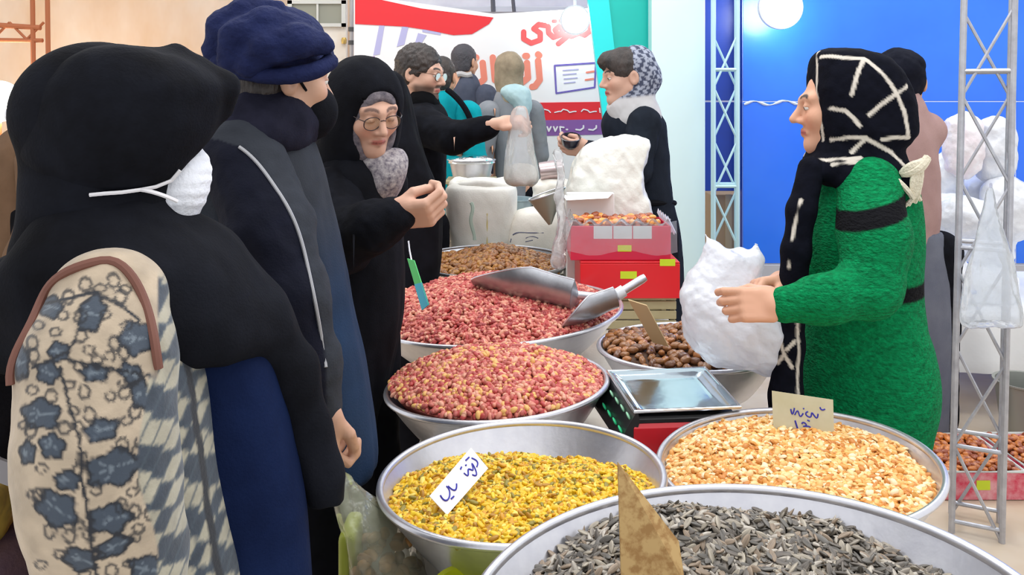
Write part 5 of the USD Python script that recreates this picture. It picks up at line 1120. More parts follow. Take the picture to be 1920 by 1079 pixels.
scoop('large dark metal scoop lying across the top of the pink peanuts', P(900, 497, 2.93), P(1082, 545, 2.80), (.08, .62, 1), .080, P(1148, 560, 2.76))
scoop('smaller bright metal scoop with white tape on its tube handle', P(1046, 588, 2.70), P(1150, 550, 2.72), (-.2, .5, 1), .054, P(1210, 520, 2.73), tape=True)

# --- scale
sc = thing('weighing_scale', 'red weighing scale with black top and shiny silver tray', 'scale', (.39, 2.10, .585))
TL, TR, BR, BL = P(1139, 697, 2.27), P(1322, 690, 2.295), P(1388, 764, 2.02), P(1190, 773, 2.0)
red_p = mat('scale_red', (.62, .008, .02), .25, coat=.4); blk = mat('scale_black', (.012, .012, .014), .35)
def tray(n=14):
    X = np.zeros((n, n, 3)); a = np.linspace(0, 1, n); lip = np.minimum(np.minimum(a[:, None], 1 - a[:, None]), np.minimum(a[None], 1 - a[None]))
    for i, p in enumerate(a):
        for j, q in enumerate(a): X[i, j] = (TL * (1 - p) + TR * p) * (1 - q) + (BL * (1 - p) + BR * p) * q
    X[..., 2] -= .014 * sstep(lip, .03, .12); return X
obj('tray', thick(tray(30), .003), mat('mirror_steel', (.62, .72, .78), .13, metal=1.0, noise=(7, (.45, .56, .62), .25), bump=(9, .10)), sc, smooth=40); TRAY = obj.last
obj('tray_lip', tube([TL, TR, BR, BL], .0042, 8, closed=True), mat('tray_lip', (.75, .80, .86), .2, metal=.9), TRAY)
ctr = (TL + TR + BR + BL) / 4; inn = lambda q, k, dz: (ctr + (q - ctr) * k) * [1, 1, 0] + [0, 0, dz]
obj('top_plate', hull([inn(q, k, z) for q in (TL, TR, BR, BL) for k, z in ((.93, .744), (.97, .738), (.97, .730))]), blk, sc)
obj('housing', hull([inn(q, k, z) for q in (TL, TR, BR, BL) for k, z in ((.97, .729), (1.02, .72), (1.03, .645), (.96, .602))]), red_p, sc)
for q in (TL, TR, BR, BL): obj('foot', tube([inn(q, .85, .586), inn(q, .85, .602)], .016, 12), blk, sc)
for q in (TL, BR): obj('tray_support', tube([inn(q, .4, .732), inn(q, .4, .742)], .012, 10), blk, sc)
kp = [inn(BL, 1.07, .685) + [-.03, .01, 0], inn(TL, 1.07, .685) + [-.03, -.03, 0]]
kd = kp[1] - kp[0]; KP = obj('key_panel', hull([p + o for p in kp for o in ([0, 0, 0], [.045, 0, .078], [.05, 0, .05], [.03, 0, -.01])]), blk, sc)
for k in range(4):
    for r_i in range(2):
        c = kp[0] + kd * (.10 + .2 * k) + [.0105 + .019 * r_i, -.002, .024 + .032 * r_i]; e = trimesh.creation.icosphere(2, 1.0); e.vertices = np.array(e.vertices) * (.0035, .015, .0095); obj('key', moved(e, rot_y(-30), c), mat('key_green_%d' % k, (.02, .55, .22), .35) if r_i == 0 else mat('key_pale_%d' % k, (.30, .62, .40), .35), KP)

# --- price cards
ink_blue = mat('ink_blue', (.03, .03, .36), .6); 
def card(name, label, corners, th, m, parent=None):
    a = [np.array(c, float) for c in corners]; n = np.cross(a[1] - a[0], a[3] - a[0]); n /= np.linalg.norm(n)
    t = thing(name, label, 'price card', sum(a) / len(a)); g = hull([c + n * s for c in a for s in (-th / 2, th / 2)]); global CARD; CARD = obj('card', g, m, t); return t, n
def write(t, corners, lines, w, m, name='handwriting'):
    """Strokes in card coordinates: x along the top edge, y down, both 0..1; corners: top left, top right, bottom right, bottom left."""
    a = [np.array(c, float) for c in corners]; Xv, Yv = a[1] - a[0], a[3] - a[0]; n = np.cross(Xv, Yv); n /= np.linalg.norm(n)
    if n[1] > 0: n = -n
    lx, ly = np.linalg.norm(Xv), np.linalg.norm(Yv); ms = []
    f = lambda q: a[0] + Xv * q[0] + Yv * q[1] + n * .0012
    for l in lines:
        pts = np.array([f(q) for q in l]); pts = spline(pts, max(4, 4 * len(l))) if len(l) > 2 else pts
        obj(name, tube(pts, w, 5), m, t)
paper_w = mat('paper_white', (.80, .79, .84), .7); olive = mat('card_olive', (.50, .47, .30), .75, noise=(16, (.58, .55, .40), .2)); kraft = mat('kraft_card', (.46, .30, .12), .8, noise=(48, (.30, .16, .05), .07)); tan_card = mat('tan_card', (.52, .38, .20), .8)
C1 = [P(883, 840, 1.70), P(915, 879, 1.69), P(838, 967, 1.56), P(805, 931, 1.565)]
t, n = card('price_card', 'white handwritten price card stuck in the yellow kernels', C1, .0012, paper_w)
Ct = [C1[3], C1[0], C1[1], C1[2]]                       # reading along the long side
write(CARD, Ct, [[(.30, .30), (.34, .62), (.42, .50)], [(.12, .30), (.14, .62), (.24, .55), (.28, .25)], [(.20, .72), (.26, .74)]], .0016, ink_blue)
write(CARD, Ct, [[(.62, .45), (.66, .62), (.72, .50), (.76, .66), (.82, .46), (.80, .70), (.70, .76)], [(.62, .25), (.66, .22)], [(.88, .30), (.90, .62), (.84, .70)], [(.78, .18), (.86, .20)], [(.72, .30), (.74, .32)]], .0016, ink_blue)
C2 = [P(1447, 733, 1.90), P(1562, 750, 1.88), P(1564, 818, 1.865), P(1450, 806, 1.885)]
t, n = card('price_card', 'olive handwritten price card standing in the pale golden nuts', C2, .0014, olive)
write(CARD, C2, [[(.86, .27), (.80, .30), (.78, .24)], [(.74, .42), (.70, .52), (.64, .42), (.62, .52), (.55, .50), (.58, .40)], [(.56, .62), (.60, .64)], [(.50, .46), (.44, .54), (.42, .44), (.36, .54)], [(.36, .36), (.32, .52), (.30, .40)], [(.50, .34), (.52, .34)]], .0017, ink_blue)
write(CARD, C2, [[(.36, .68), (.40, .90)], [(.47, .74), (.51, .70), (.54, .76), (.49, .80), (.55, .78), (.56, .92)]], .0019, ink_blue)
C3 = [P(1158, 867, 1.16), P(1178, 900, 1.155), P(1215, 950, 1.15), P(1272, 1015, 1.14), P(1284, 1095, 1.11), P(1165, 1110, 1.11)]
t, n = card('price_card', 'pointed brown cardboard sign standing in the sunflower seeds', C3, .004, kraft)
rr = np.random.default_rng(4); C3q = [P(1165, 950, 1.145), P(1265, 1030, 1.135), P(1278, 1090, 1.112), P(1168, 1105, 1.112)]
for k in range(11): 
    x, y = rr.uniform(.1, .85), rr.uniform(.02, .9); y = max(y, x * .05); obj('stain', moved(trimesh.creation.icosphere(1, .0035), np.diag([1.2, .3, 1.0]), (C3q[0] * (1 - x) + C3q[1] * x) * (1 - y) + (C3q[3] * (1 - x) + C3q[2] * x) * y + [0, -.0022, 0]), mat('stain_brown_%d' % k, (.20, .10, .03), .8), t)
C4 = [P(764, 485, 2.76), P(777, 489, 2.74), P(804, 572, 2.70), P(792, 582, 2.72)]
t, n = card('price_card', 'narrow green and blue plastic price tag in the pink peanuts', C4, .004, mat('tag_green', (.10, .62, .18), .3)); mid_ = lambda a, b: (a + b) / 2
obj('blue_half', hull([c + n * s for c in (mid_(C4[0], C4[3]), mid_(C4[1], C4[2]), C4[2], C4[3]) for s in (-.0028, .0028)]), mat('tag_blue', (.06, .50, .70), .3), t)
obj('wire', tube([P(766, 452, 2.78), P(768, 470, 2.77), P(772, 490, 2.75)], .003, 6), steel, t)
C5 = [P(1178, 562, 2.44), P(1213, 573, 2.42), P(1254, 650, 2.44), P(1224, 642, 2.46)]
t, n = card('price_card', 'tan cardboard tag leaning in the dark dates of the small basin', C5, .004, tan_card)

# --- boxes of dates on the table
def carton(name, label, x0, x1, y0, y1, z0, z1, m, th=.006, open_=True):
    t = thing(name, label, 'box', ((x0 + x1) / 2, (y0 + y1) / 2, z0))
    obj('side', box((x0, y0, z0), (x1, y0 + th, z1), .002), m, t); obj('side', box((x0, y1 - th, z0), (x1, y1, z1), .002), m, t)
    obj('side', box((x0, y0 + th, z0), (x0 + th, y1 - th, z1), .002), m, t); obj('side', box((x1 - th, y0 + th, z0), (x1, y1 - th, z1), .002), m, t)
    obj('base', box((x0 + th, y0 + th, z0), (x1 - th, y1 - th, z0 + th)), m, t)
    if not open_: obj('lid', box((x0, y0, z1 + .0005), (x1, y1, z1 + .008), .003), m, t)
    return t
red_card = mat('red_card', (.72, .012, .02), .4, coat=.2); pink_red = mat('rose_card', (.66, .02, .07), .4, coat=.2); sticker = mat('lime_sticker', (.58, .70, .02), .5); label_w = mat('grey_label', (.62, .66, .64), .5)
x0, x1 = P(1088, 0, 3.31)[0], P(1275, 0, 3.31)[0]; zt, zb = P(0, 490, 3.31)[2], P(0, 560, 3.31)[2]
t = thing('crate', 'low wooden crate under the stacked red date boxes', 'crate', ((x0 + x1) / 2, 3.45, .586)); wd = mat('crate_wood', (.46, .40, .24), .7, noise=(12, (.34, .28, .15), .2), stretch=(.3, 1, 1))
for y in (3.33, 3.56):
    for k in range(3): obj('slat', box((x0 + .01, y, .59 + k * (zb - .60) / 3), (x1 - .01, y + .012, .59 + (k + .85) * (zb - .60) / 3), .002), wd, t)
for x in (x0 + .012, x1 - .03):
    for y in (3.343, 3.545): obj('corner_post', box((x, y, .586), (x + .018, y + .014, zb - .012)), wd, t)
obj('bottom_board', box((x0 + .01, 3.33, zb - .012), (x1 - .01, 3.572, zb - .002), .002), wd, t)
t = carton('date_box', 'plain bright red date box, lower of the two on the crate', x0, x1, 3.31, 3.60, zb, zt - .010, red_card, open_=False)
def patch(t, name, u0, v0, u1, v1, d, m): obj(name, box(P(u0, v0, d) + [0, -.0015, 0], P(u1, v1, d) + [0, -.0001, 0]), m, t)
patch(t, 'sticker', 1163, 509, 1194, 523, 3.31, sticker); patch(t, 'sticker', 1237, 486, 1266, 499, 3.31, sticker)
xa, xb = P(1070, 0, 3.33)[0], P(1258, 0, 3.33)[0]; za = P(0, 424, 3.33)[2]
t = carton('date_box', 'open red date box in clear wrap, heaped with orange dates, upper one', xa, xb, 3.33, 3.58, zt - .001, za, pink_red)
for k in range(3): patch(t, 'paper_label', 1113 + 37 * k, 424, 1148 + 37 * k, 448, 3.33, label_w)
patch(t, 'sticker', 1158, 460, 1184, 472, 3.33, sticker)
film_m = film('wrap_film', clear=.88, milky=.10); bag_film = film('bag_film', (.97, .99, 1.0), clear=.58, milky=.3, rough=.12); bag_white = mat('bag_white', (.90, .92, .97), .22, coat=.5, coat_rough=.12, translucent=.45, bump=(22, .5, .02))
fx = np.linspace(xa - .02, xb + .02, 30); X = np.array([[(x, 3.322 - .008 * abs(math.sin(x * 60 + k)) - .006 * k, za + .02 - .04 * k - .01 * math.sin(x * 25)) for k in range(4)] for x in fx]); obj('wrap', thick(X, .001), film_m, t, smooth=True)
wr = np.array([[(xa + (xb - xa) * p, y, za + .012 + .012 * math.sin(p * 40) + .01 * math.sin(y * 80)) for y in (3.33, 3.345, 3.36)] for p in np.linspace(0, 1, 40)]); obj('wrap', thick(wr, .0012), bag_film, t, smooth=True)
wr = np.array([[(xb - .012 + .03 * q, 3.32 + .26 * p, za + .03 * (1 - q * 2) + .01 * math.sin(p * 30)) for q in (0, .4, 1)] for p in np.linspace(0, 1, 30)]); obj('wrap', thick(wr, .0015), bag_white, t, smooth=True)
wr = np.array([[(xa + .012 - .03 * q, 3.32 + .26 * p, za + .03 * (1 - q * 3) + .01 * math.sin(p * 26)) for q in (0, .4, 1)] for p in np.linspace(0, 1, 30)]); obj('wrap', thick(wr, .0015), bag_film, t, smooth=True)
def date_bed(x0, x1, y0, y1, z, label, group, n, sp, seed, L, W, joined=False):
    q = blue_noise(n, sp, lambda r_, k: r_.random((k, 2)) * [x1 - x0 - .02, y1 - y0 - .02] + [x0 + .01, y0 + .01], seed); r_ = np.random.default_rng(seed)
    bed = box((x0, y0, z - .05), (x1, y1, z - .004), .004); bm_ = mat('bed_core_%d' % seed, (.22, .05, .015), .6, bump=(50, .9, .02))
    if joined:
        bed = cat(bed, *[moved(date_mesh(L, W, k % 5), rot_z(r_.uniform(0, 360)) @ rot_x(r_.uniform(-30, 30)) @ rot_y(r_.uniform(-25, 25)), (x, y, z + .004 + r_.uniform(-.004, .010))) for k, (x, y) in enumerate(q)])
        v = np.array(bed.vertices); n_ = meshkit.noise(v * [70, 70, 20], seed); c = mixc(np.tile((.60, .20, .04), (len(v), 1)), (.28, .06, .02), sstep(n_, .35, .7)); c[:8 * 3] = (.2, .05, .015)
        tag(obj('date_bed', bed, mat('bed_dates_%d' % seed, (1, 1, 1), .35, vcol=True, coat=.3), smooth=True, col=c), label, 'dates', None, 'stuff'); return
    t = obj('date_bed', bed, bm_); tag(t, 'packed layer of dates below the loose ones in the ' + group.split('the ', 1)[1], 'dates', None, 'stuff')
    scatter_dates(label, group, np.c_[q, z + .004 + r_.uniform(-.004, .012, len(q))], np.tile([0, 0, 1.0], (len(q), 1)), orange_m, L, W, seed)
date_bed(xa + .008, xb - .03, 3.34, 3.57, za - .004, 'glossy orange date in the open wrapped red box', 'dates in the wrapped red box', 100, .027, 71, .018, .0125)

# --- sacks, pans and bags behind the boxes
weave = mat('sack_white', (.84, .82, .77), .6, noise=(9, (.76, .74, .68), .2), bump=(160, .12)); weave2 = mat('sack_offwhite', (.84, .80, .72), .6, bump=(160, .12)); flour = mat('white_rice', (.84, .82, .74), .9, bump=(140, .6))
ink_green = mat('sack_green', (.50, .62, .54), .7); ink_yellow = mat('sack_yellow', (.66, .56, .26), .7); ink_grey = mat('sack_ink', (.16, .17, .24), .7)
def sack(name, label, d, rows, m, fold=(.010, (9, 9, 6), 3), h=.009, top=None, prints=(), extra=()):
    t = thing(name, label, 'sack', P((rows[-1][1] + rows[-1][2]) / 2, rows[-1][0], d))
    f = loft(rows_px(d, rows), 0, 2.8, .03); f = union(.03, f, *extra) if extra else f; a = rows_px(d, rows); w = max(q[3] for q in a)
    pts = [[min(q[1] - q[3] for q in a), d - .22, a[-1][0]], [max(q[1] + q[3] for q in a), d + .22, a[0][0]]]
    b = folds(relax(surface(f, np.array(pts).min(0) - .04, np.array(pts).max(0) + .04, h), 2), *fold); obj('bag', b, m, t)
    for nm, lines, w, mm in prints:
        for l in lines: obj(nm, tube(spline(nearest_on(b, l), 14) + [0, w * .8, 0], w, 10), mm, t)
    if top: 
        u0, u1, v, r = top; c = P((u0 + u1) / 2, v, d); R = (u1 - u0) / 2 / FOC * d
        ring = [c + [R * math.cos(k), R * .6 * math.sin(k), .012 * math.sin(3 * k)] for k in np.linspace(0, 2 * np.pi, 41)[:-1]]; obj('rolled_mouth', folds(tube(ring, r, 10, closed=True), .008, (25, 25, 25), 2), m, t)
        e = trimesh.creation.icosphere(3, 1.0); e.vertices = np.array(e.vertices) * (R * .95, R * .58, .035) + c; obj('filling', e, flour, t)
    return t
sack('rice_sack', 'upright white rice sack with green print and rolled mouth', 4.47, [(342, 850, 950, .10), (352, 838, 966, .14), (375, 834, 970, .15), (420, 838, 967, .15), (460, 842, 962, .15), (506, 844, 958, .15)], weave, top=(850, 958, 345, .022),
     prints=[('green_band', [[(883, 380), (886, 395), (884, 412), (888, 430), (889, 452)]], .017, ink_green), ('yellow_line', [[(915, 400), (914, 425), (912, 460)]], .007, ink_yellow)])
sack('rice_sack', 'squat white sack with dark writing beside the date boxes', 4.45, [(388, 990, 1030, .05), (398, 966, 1060, .11), (425, 952, 1075, .14), (460, 946, 1078, .15), (507, 950, 1076, .15)], weave2,
     prints=[('writing', [[(962, 441), (975, 437), (990, 436), (1005, 438), (1020, 437)], [(958, 446), (955, 454)], [(985, 446), (1000, 444), (1010, 447)], [(985, 453), (1000, 451)]], .0045, ink_grey)])
sack('flour_sack', 'tall slumped white plastic sack open at the top, before the seller in black', 3.81, [(254, 1172, 1204, .04), (262, 1128, 1217, .07), (280, 1096, 1220, .09), (300, 1080, 1212, .10), (325, 1066, 1205, .11), (355, 1060, 1208, .12), (390, 1058, 1222, .12), (450, 1060, 1226, .12), (561, 1062, 1224, .12)], mat('sack_plastic', (.82, .82, .76), .35, coat=.3, bump=(30, .5)), fold=(.020, (13, 13, 9), 8), h=.008)
t = thing('white_carton', 'white carton with an open flap in front of the slumped sack', 'box', P(1105, 400, 3.64)); cw = mat('carton_white', (.80, .80, .78), .6)
obj('carton_body', box(P(1062, 362, 3.61), P(1150, 396, 3.65) + [0, 0, -.42], .004), cw, t); obj('flap', hull([P(1055, 366, 3.62), P(1150, 361, 3.62), P(1140, 372, 3.55), P(1062, 376, 3.55), P(1055, 368, 3.62), P(1150, 363, 3.62)]), cw, t)
# pan, tray, funnel, can
def lathe_thing(name, label, cat_, c, prof, m, part, R=None, n=40, extra=()):
    t = thing(name, label, cat_, c); obj(part, moved(lathe(prof, n), R, c), m, t, smooth=50)
    for nm, p2, m2 in extra: obj(nm, moved(lathe(p2, n), R, c), m2, t, smooth=50)
    return t
c = P(884, 335, 4.79); pan = lambda R, h, w=.003: [(0, 0), (R * .82, 0), (R, h), (R + .012, h + .004), (R + .012, h + .008), (R - w, h + .006), (R * .82 - w, w), (0, w)]
lathe_thing('steel_pan', 'steel pan covered with clear plastic behind the rice sack', 'pan', c, pan(.125, .10), steel, 'pan_body', extra=[('plastic_cover', [(0, .125), (.08, .128), (.125, .112), (.134, .09), (.131, .088), (.123, .105), (.08, .122), (0, .12)], bag_film)])
t = thing('stool', 'low wooden stand under the steel pan', 'stand', c - [0, 0, .001]); obj('stand_top', box(c + [-.14, -.13, -.02], c + [.14, .13, -.0005], .003), wd, t)
for sx in (-1, 1):
    for sy in (-1, 1): obj('stand_leg', box(np.array([c[0] + sx * .115 - .012, c[1] + sy * .1 - .012, .586]), np.array([c[0] + sx * .115 + .012, c[1] + sy * .1 + .012, c[2] - .021])), wd, t)
c = P(966, 372, 4.77); lathe_thing('steel_pot', 'blue grey steel pot catching the hanging bag of rice', 'pot', c - [0, 0, .14], [(0, 0), (.08, 0), (.10, .13), (.112, .135), (.112, .14), (.096, .138), (.077, .004), (0, .004)], mat('pot_blue', (.42, .54, .60), .35, metal=.5), 'pot_body')
t = thing('pot_stand', 'upturned crate that holds the blue grey pot', 'stand', c - [0, 0, .142]); 
for k in range(3): obj('board', box(c + [-.11, -.11 + .075 * k, -.16], c + [.11, -.045 + .075 * k, -.142], .002), wd, t)
for sx in (-1, 1): obj('side_board', box(np.array([c[0] + sx * .1 - .008, c[1] - .1, .586]), np.array([c[0] + sx * .1 + .008, c[1] + .1, c[2] - .161]), .002), wd, t)
a, b_ = P(985, 375, 4.0), P(1042, 352, 4.0); tipf = P(1032, 426, 4.0)
t = thing('tin_funnel', 'grey tin grain funnel standing point down between sacks', 'funnel', tipf); cc_ = (a + b_) / 2 + [.03, 0, .0]; rim = [cc_ + [.085 * math.cos(k), .07 * math.sin(k), .03 * math.cos(k)] for k in np.linspace(0, 2 * np.pi, 33)[:-1]]
X = np.stack([np.array(rim), np.array(rim) * .5 + tipf * .5, np.array(rim) * .08 + tipf * .92], 1); obj('cone', thick(X, .003, True), mat('tin', (.48, .47, .42), .35, metal=.6), t, smooth=60); obj('rim', tube(rim, .004, 6, closed=True), steel, t)
t = thing('steel_can', 'polished can lying on its side behind the hanging bag', 'can', P(1036, 318, 4.78)); obj('can_body', moved(lathe([(0, 0), (.05, 0), (.052, .005), (.052, .13), (.049, .135), (.046, .128), (0, .126)], 32), rot_y(82) , P(1012, 322, 4.78)), mat('can_rose', (.60, .48, .48), .25, metal=.8), t)
t = thing('can_stand', 'cloth bundle below the polished can', 'bundle', P(1036, 345, 4.8)); shape_obj('bundle_cloth', union(.04, ell(P(1038, 352, 4.8), (.10, .09, .055)), rbox(P(1036, 352, 4.8) - [0, 0, .20], (.11, .08, .24), .04)), [P(1038, 345, 4.8), P(1038, 450, 4.8)], .01, weave2, t, pad=.16, fold=(.01, (20, 20, 20), 3))
# the bag of rice hanging from the reaching hand
t = thing('rice_bag', 'clear plastic bag of white rice hanging from the reaching hand', 'bag', P(975, 345, 3.8))
f = loft(rows_px(3.79, [(198, 966, 984, .02), (212, 958, 992, .03), (240, 954, 996, .045), (275, 950, 1002, .06), (310, 944, 1009, .075), (332, 944, 1012, .08), (347, 952, 1004, .07)]), 0, 2.0, .02); bg = folds(relax(surface(f, P(930, 350, 3.65) - [0, 0, .03], P(1025, 190, 3.93), .006), 2), .010, (40, 40, 5), 3); obj('plastic', bg, bag_film, t)
f = loft(rows_px(3.79, [(308, 956, 1000, .05), (318, 950, 1006, .065), (332, 948, 1008, .072), (345, 956, 1000, .06)]), 0, 2.0, .02); m_ = surface(f, P(930, 352, 3.68) - [0, 0, .01], P(1025, 296, 3.9), .006); obj('rice', folds(m_, .006, (60, 60, 60), 4), flour, t)
t = thing('twisted_bag', 'long twisted clear plastic bag hanging beside the date boxes', 'bag', P(1052, 400, 3.6)); shape_obj('plastic', poly([P(1046, 290, 3.62), P(1052, 330, 3.61), P(1048, 370, 3.6), P(1056, 420, 3.58), P(1046, 490, 3.52)], [.022, .014, .020, .022, .035], .01), [P(1050, 290, 3.62), P(1046, 490, 3.52)], .006, bag_film, t, pad=.07, fold=(.008, (50, 50, 16), 6))
# --- plastic bags in the seller's hands
t = thing('plastic_bag_bundle', 'crumpled bundle of white plastic bags held by the seller in green', 'bags', P(1370, 690, 2.25))
f = union(.04, ell(P(1362, 610, 2.22), (.115, .10, .11)), ell(P(1330, 560, 2.24), (.075, .08, .07)), ell(P(1410, 630, 2.2), (.085, .09, .09)), ell(P(1350, 515, 2.26), (.055, .06, .065)), ell(P(1385, 530, 2.25), (.06, .06, .065)), ell(P(1430, 660, 2.2), (.05, .07, .05)), poly([P(1340, 500, 2.26), P(1335, 470, 2.27), P(1322, 440, 2.28)], [.03, .02, .006]), poly([P(1400, 520, 2.26), P(1412, 490, 2.27), P(1418, 455, 2.28)], [.04, .026, .005]), poly([P(1372, 505, 2.27), P(1382, 480, 2.27)], [.035, .012]))
m_ = relax(surf_auto(f, [P(1275, 440, 2.3), P(1460, 700, 2.1)], .0055, .06), 2); m_ = folds(folds(m_, .024, (11, 11, 11), 9, 2), .005, (45, 45, 45), 3, 2); obj('crumpled_film', m_, bag_white, t)
# --- the carrier bag of the man in the hat
t = thing('carrier_bag', 'clear carrier bag of dried fruit in the hand of the person in knitted hat', 'bag', P(700, 1090, 1.6))
f = loft(rows_px(1.6, [(852, 606, 628, .012), (880, 612, 640, .02), (920, 620, 672, .045), (960, 630, 715, .07), (1000, 640, 752, .085), (1040, 646, 782, .095), (1090, 652, 800, .10), (1140, 668, 790, .09), (1170, 690, 765, .06)]), 0, 2.0, .02); bg = folds(relax(surface(f, P(590, 1190, 1.48) - [.02, 0, .02], P(820, 840, 1.74), .006), 2), .012, (30, 30, 6), 8); obj('plastic', bg, film('carrier_film', (.62, .64, .50), clear=.62, milky=.22), t)
obj('handle', tube(spline([P(598, 832, 1.61), P(606, 846, 1.585), P(622, 858, 1.59), P(628, 840, 1.63)], 14), .004, 6), bag_film, t)
r_ = np.random.default_rng(12); tt = None
spots = np.array([P(r_.uniform(672, 780), r_.uniform(1020, 1140), 1.6) + [0, r_.uniform(-.06, .06), 0] for k in range(90)]); ms = [moved(date_mesh(.016, .010, k % 5), rot_z(r_.uniform(0, 360)) @ rot_x(r_.uniform(0, 360)), p) for k, p in enumerate(spots)]
dried = cat(*ms); o = obj('dried_fruit', dried, mat('dried_fruit', (.40, .20, .05), .5, noise=(40, (.15, .06, .02), .2)), smooth=True); tag(o, 'brown dried fruit lying inside the clear carrier bag', 'dried fruit', None, 'stuff')
shape_obj('yellow_packet', rbox(P(658, 1050, 1.60), (.016, .05, .07), .01), [P(658, 1050, 1.6)], .006, mat('packet_yellow', (.36, .40, .05), .5), t, pad=.1)
t = thing('lime_tub', 'yellow green plastic tub under the rim of the yellow kernel basin', 'tub', (-.065, 1.43, .586)); obj('tub_body', lathe([(0, 0), (.058, 0), (.066, .085), (.07, .088), (.07, .094), (.062, .092), (.055, .004), (0, .004)], 36, (-.065, 1.43, .586)), mat('lime_plastic', (.56, .60, .02), .35), t)

# --- right side: white counter with sacks, hanging bag, crates
t = thing('counter', 'low counter under a white sheet at the right, loaded with sacks', 'table', (2.7, 4.45, 0)); obj('counter_board', box((1.98, 4.02, .44), (3.6, 4.95, .47), .006), wd, t)
for x in (2.03, 3.5):
    for y in (4.08, 4.88): obj('leg', tube([(x, y, 0), (x, y, .439)], .022, 8), galv, t)
g = np.array([[(x, y if z is None else 4.005 - .012 * math.sin(x * 26) * k, .478 if z is None else .478 - z) for (y, z, k) in ((4.96, None, 0), (4.5, None, 0), (4.02, None, 0), (0, .02, .3), (0, .12, .8), (0, .28, 1))] for x in np.linspace(1.95, 3.62, 60)]); tag(obj('counter_sheet', thick(g, .003), mat('sheet_white', (.82, .83, .84), .7, bump=(12, .3)), smooth=50), 'white sheet draped over the counter at the right', 'sheet')
pack = [mat('pack_' + k, c, .4, coat=.25, noise=(14, d, .2), bump=(24, .5)) for k, c, d in (('pink', (.78, .68, .72), (.86, .84, .88)), ('white', (.80, .81, .84), (.64, .68, .74)), ('blue', (.74, .80, .88), (.84, .86, .90)), ('grey', (.66, .68, .72), (.80, .82, .85)))]
def pillow(name, label, u0, v0, u1, v1, d, dep, m, seed, tilt=0, prints=()):
    c = P((u0 + u1) / 2, (v0 + v1) / 2, d); hx, hz = (u1 - u0) / 2 / FOC * d, (v1 - v0) / 2 / FOC * d; t = thing(name, label, 'bag', c - [0, 0, hz]); R = rot_y(tilt)
    f = union(.03, ell(c, (hx * 1.08, dep * 1.05, hz * 1.08), R), rbox(c, (hx * .9, dep * .7, hz * .88), min(hx, hz, dep) * .4, R)); b = shape_obj('packing', f, [c], .009, m, t, pad=max(hx, hz, dep) + .05, fold=(.014, (15, 15, 15), seed))
    for nm, lines, w, mm in prints:
        for l in lines: obj(nm, tube(nearest_on(b, l) + [0, -.001, 0], w, 5), mm, t)
print_b = mat('print_blue_pack', (.10, .22, .62), .5)
pillow('snack_bag', 'pinkish white bag at the top of the pile, left of the rear bag', 1776, 213, 1836, 330, 4.45, .10, pack[0], 1)
pillow('snack_bag', 'pale bag standing upright at the top of the pile behind the truss', 1834, 222, 1898, 345, 4.5, .10, pack[1], 2)
pillow('snack_bag', 'bluish bag low on the left of the pile beside the pink cloak', 1752, 288, 1800, 372, 4.6, .09, pack[2], 3)
pillow('snack_bag', 'broad white bag lying flat in the middle of the pile', 1752, 368, 1850, 442, 4.35, .15, pack[1], 4, 8)
pillow('snack_bag', 'grey white bag leaning at the right end of the pile', 1845, 335, 1930, 450, 4.4, .12, pack[3], 5)
pillow('printed_sack', 'white sack with blue print lying at the lower left of the pile', 1724, 468, 1806, 558, 4.2, .14, pack[1], 6, -24, prints=[('blue_print', [[(1745, 545), (1765, 530), (1785, 515)], [(1750, 552), (1770, 538), (1790, 522)]], .012, print_b), ('print_dot', [[(1766, 512), (1767, 512.5)], [(1776, 507), (1777, 507.5)], [(1756, 517), (1757, 517.5)]], .006, print_b)])
pillow('printed_sack', 'blue and white sack under the hanging bag at the right', 1790, 500, 1900, 565, 4.25, .13, pack[2], 7, 6, prints=[('blue_print', [[(1800, 540), (1815, 548), (1830, 550)]], .010, print_b)])
pillow('snack_bag', 'large cloudy white bag at the back of the pile, under the topmost ones', 1800, 330, 1900, 500, 4.65, .12, pack[3], 8)
t = thing('hanging_bag', 'pale blue clear plastic bag hanging on the truss tower', 'bag', P(1858, 600, 2.82)); f = loft(rows_px(2.80, [(352, 1853, 1863, .008), (375, 1849, 1869, .016), (410, 1842, 1878, .03), (450, 1830, 1890, .045), (500, 1814, 1902, .055), (550, 1802, 1910, .062), (590, 1796, 1916, .064), (612, 1800, 1914, .05)]), 0, 2.2, .012)
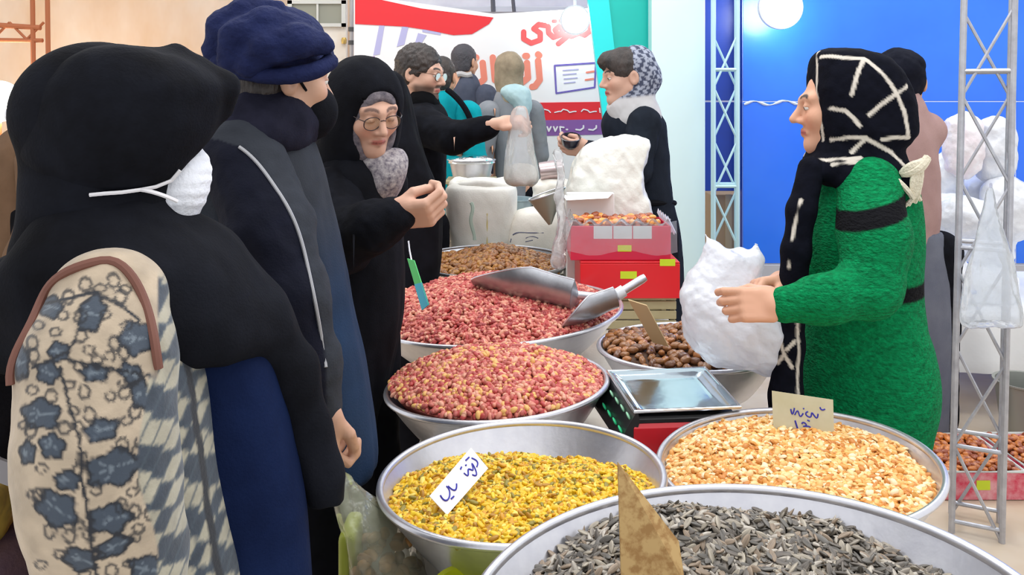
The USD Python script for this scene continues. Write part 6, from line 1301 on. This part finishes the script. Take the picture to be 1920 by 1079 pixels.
obj('plastic', folds(relax(surface(f, P(1780, 630, 2.68), P(1935, 340, 2.90), .0065), 2), .014, (22, 22, 3), 6), film('hanging_film', (.90, .95, 1.0), clear=.45, milky=.25), t); obj('hook', tube([P(1858, 345, 2.86), P(1858, 356, 2.81)], .004, 6), galv, t)
for i, (xa_, xb_, lab) in enumerate(((1.60, 1.90, 'open red crate of dates on the floor behind the truss foot'), (1.93, 2.30, 'open red crate of dates on the floor at the right edge'))):
    t = carton('date_crate', lab, xa_, xb_, 3.16, 3.52, .002, .105, mat('crate_rose_%d' % i, (.60, .03, .08), .4, noise=(20, (.72, .35, .38), .15)), th=.008)
    obj('white_lip', tube([(xa_, 3.16, .107), (xb_, 3.16, .107), (xb_, 3.52, .107), (xa_, 3.52, .107)], .006, 6, closed=True), label_w, t); obj('sticker', box((xa_ + .12, 3.1585, .04), (xa_ + .17, 3.1598, .075)), sticker, t)
    date_bed(xa_ + .01, xb_ - .01, 3.17, 3.51, .098, 'orange brown dates filling the crate %s' % ('behind the truss foot' if i == 0 else 'at the right edge'), 'dates in the crate %s' % ('behind the truss foot' if i == 0 else 'at the right edge'), 130, .027, 81 + i, .020, .0125, joined=True)
c = P(1764, 842, 3.57); t = thing('jar', 'small clear jar with a red cap on the floor beside the truss', 'jar', (c[0], 3.57, 0)); obj('jar_body', lathe([(0, 0), (.04, 0), (.042, .02), (.042, c[2] - .03), (.03, c[2] - .01), (0, c[2] - .01)], 24, (c[0], 3.57, .001)), film('jar_film', clear=.6), t); obj('cap', lathe([(0, c[2] - .008), (.036, c[2] - .008), (.036, c[2] + .03), (.03, c[2] + .034), (0, c[2] + .034)], 24, (c[0], 3.57, .001)), mat('cap_red', (.75, .01, .02), .35), t)
lathe_thing('steel_bucket', 'dull steel bucket on the floor at the right edge below the counter', 'bucket', np.array([2.26, 3.74, .001]), [(0, 0), (.10, 0), (.13, .24), (.138, .245), (.138, .252), (.126, .25), (.097, .004), (0, .004)], mat('bucket_grey', (.34, .35, .32), .4, metal=.5), 'bucket_body')
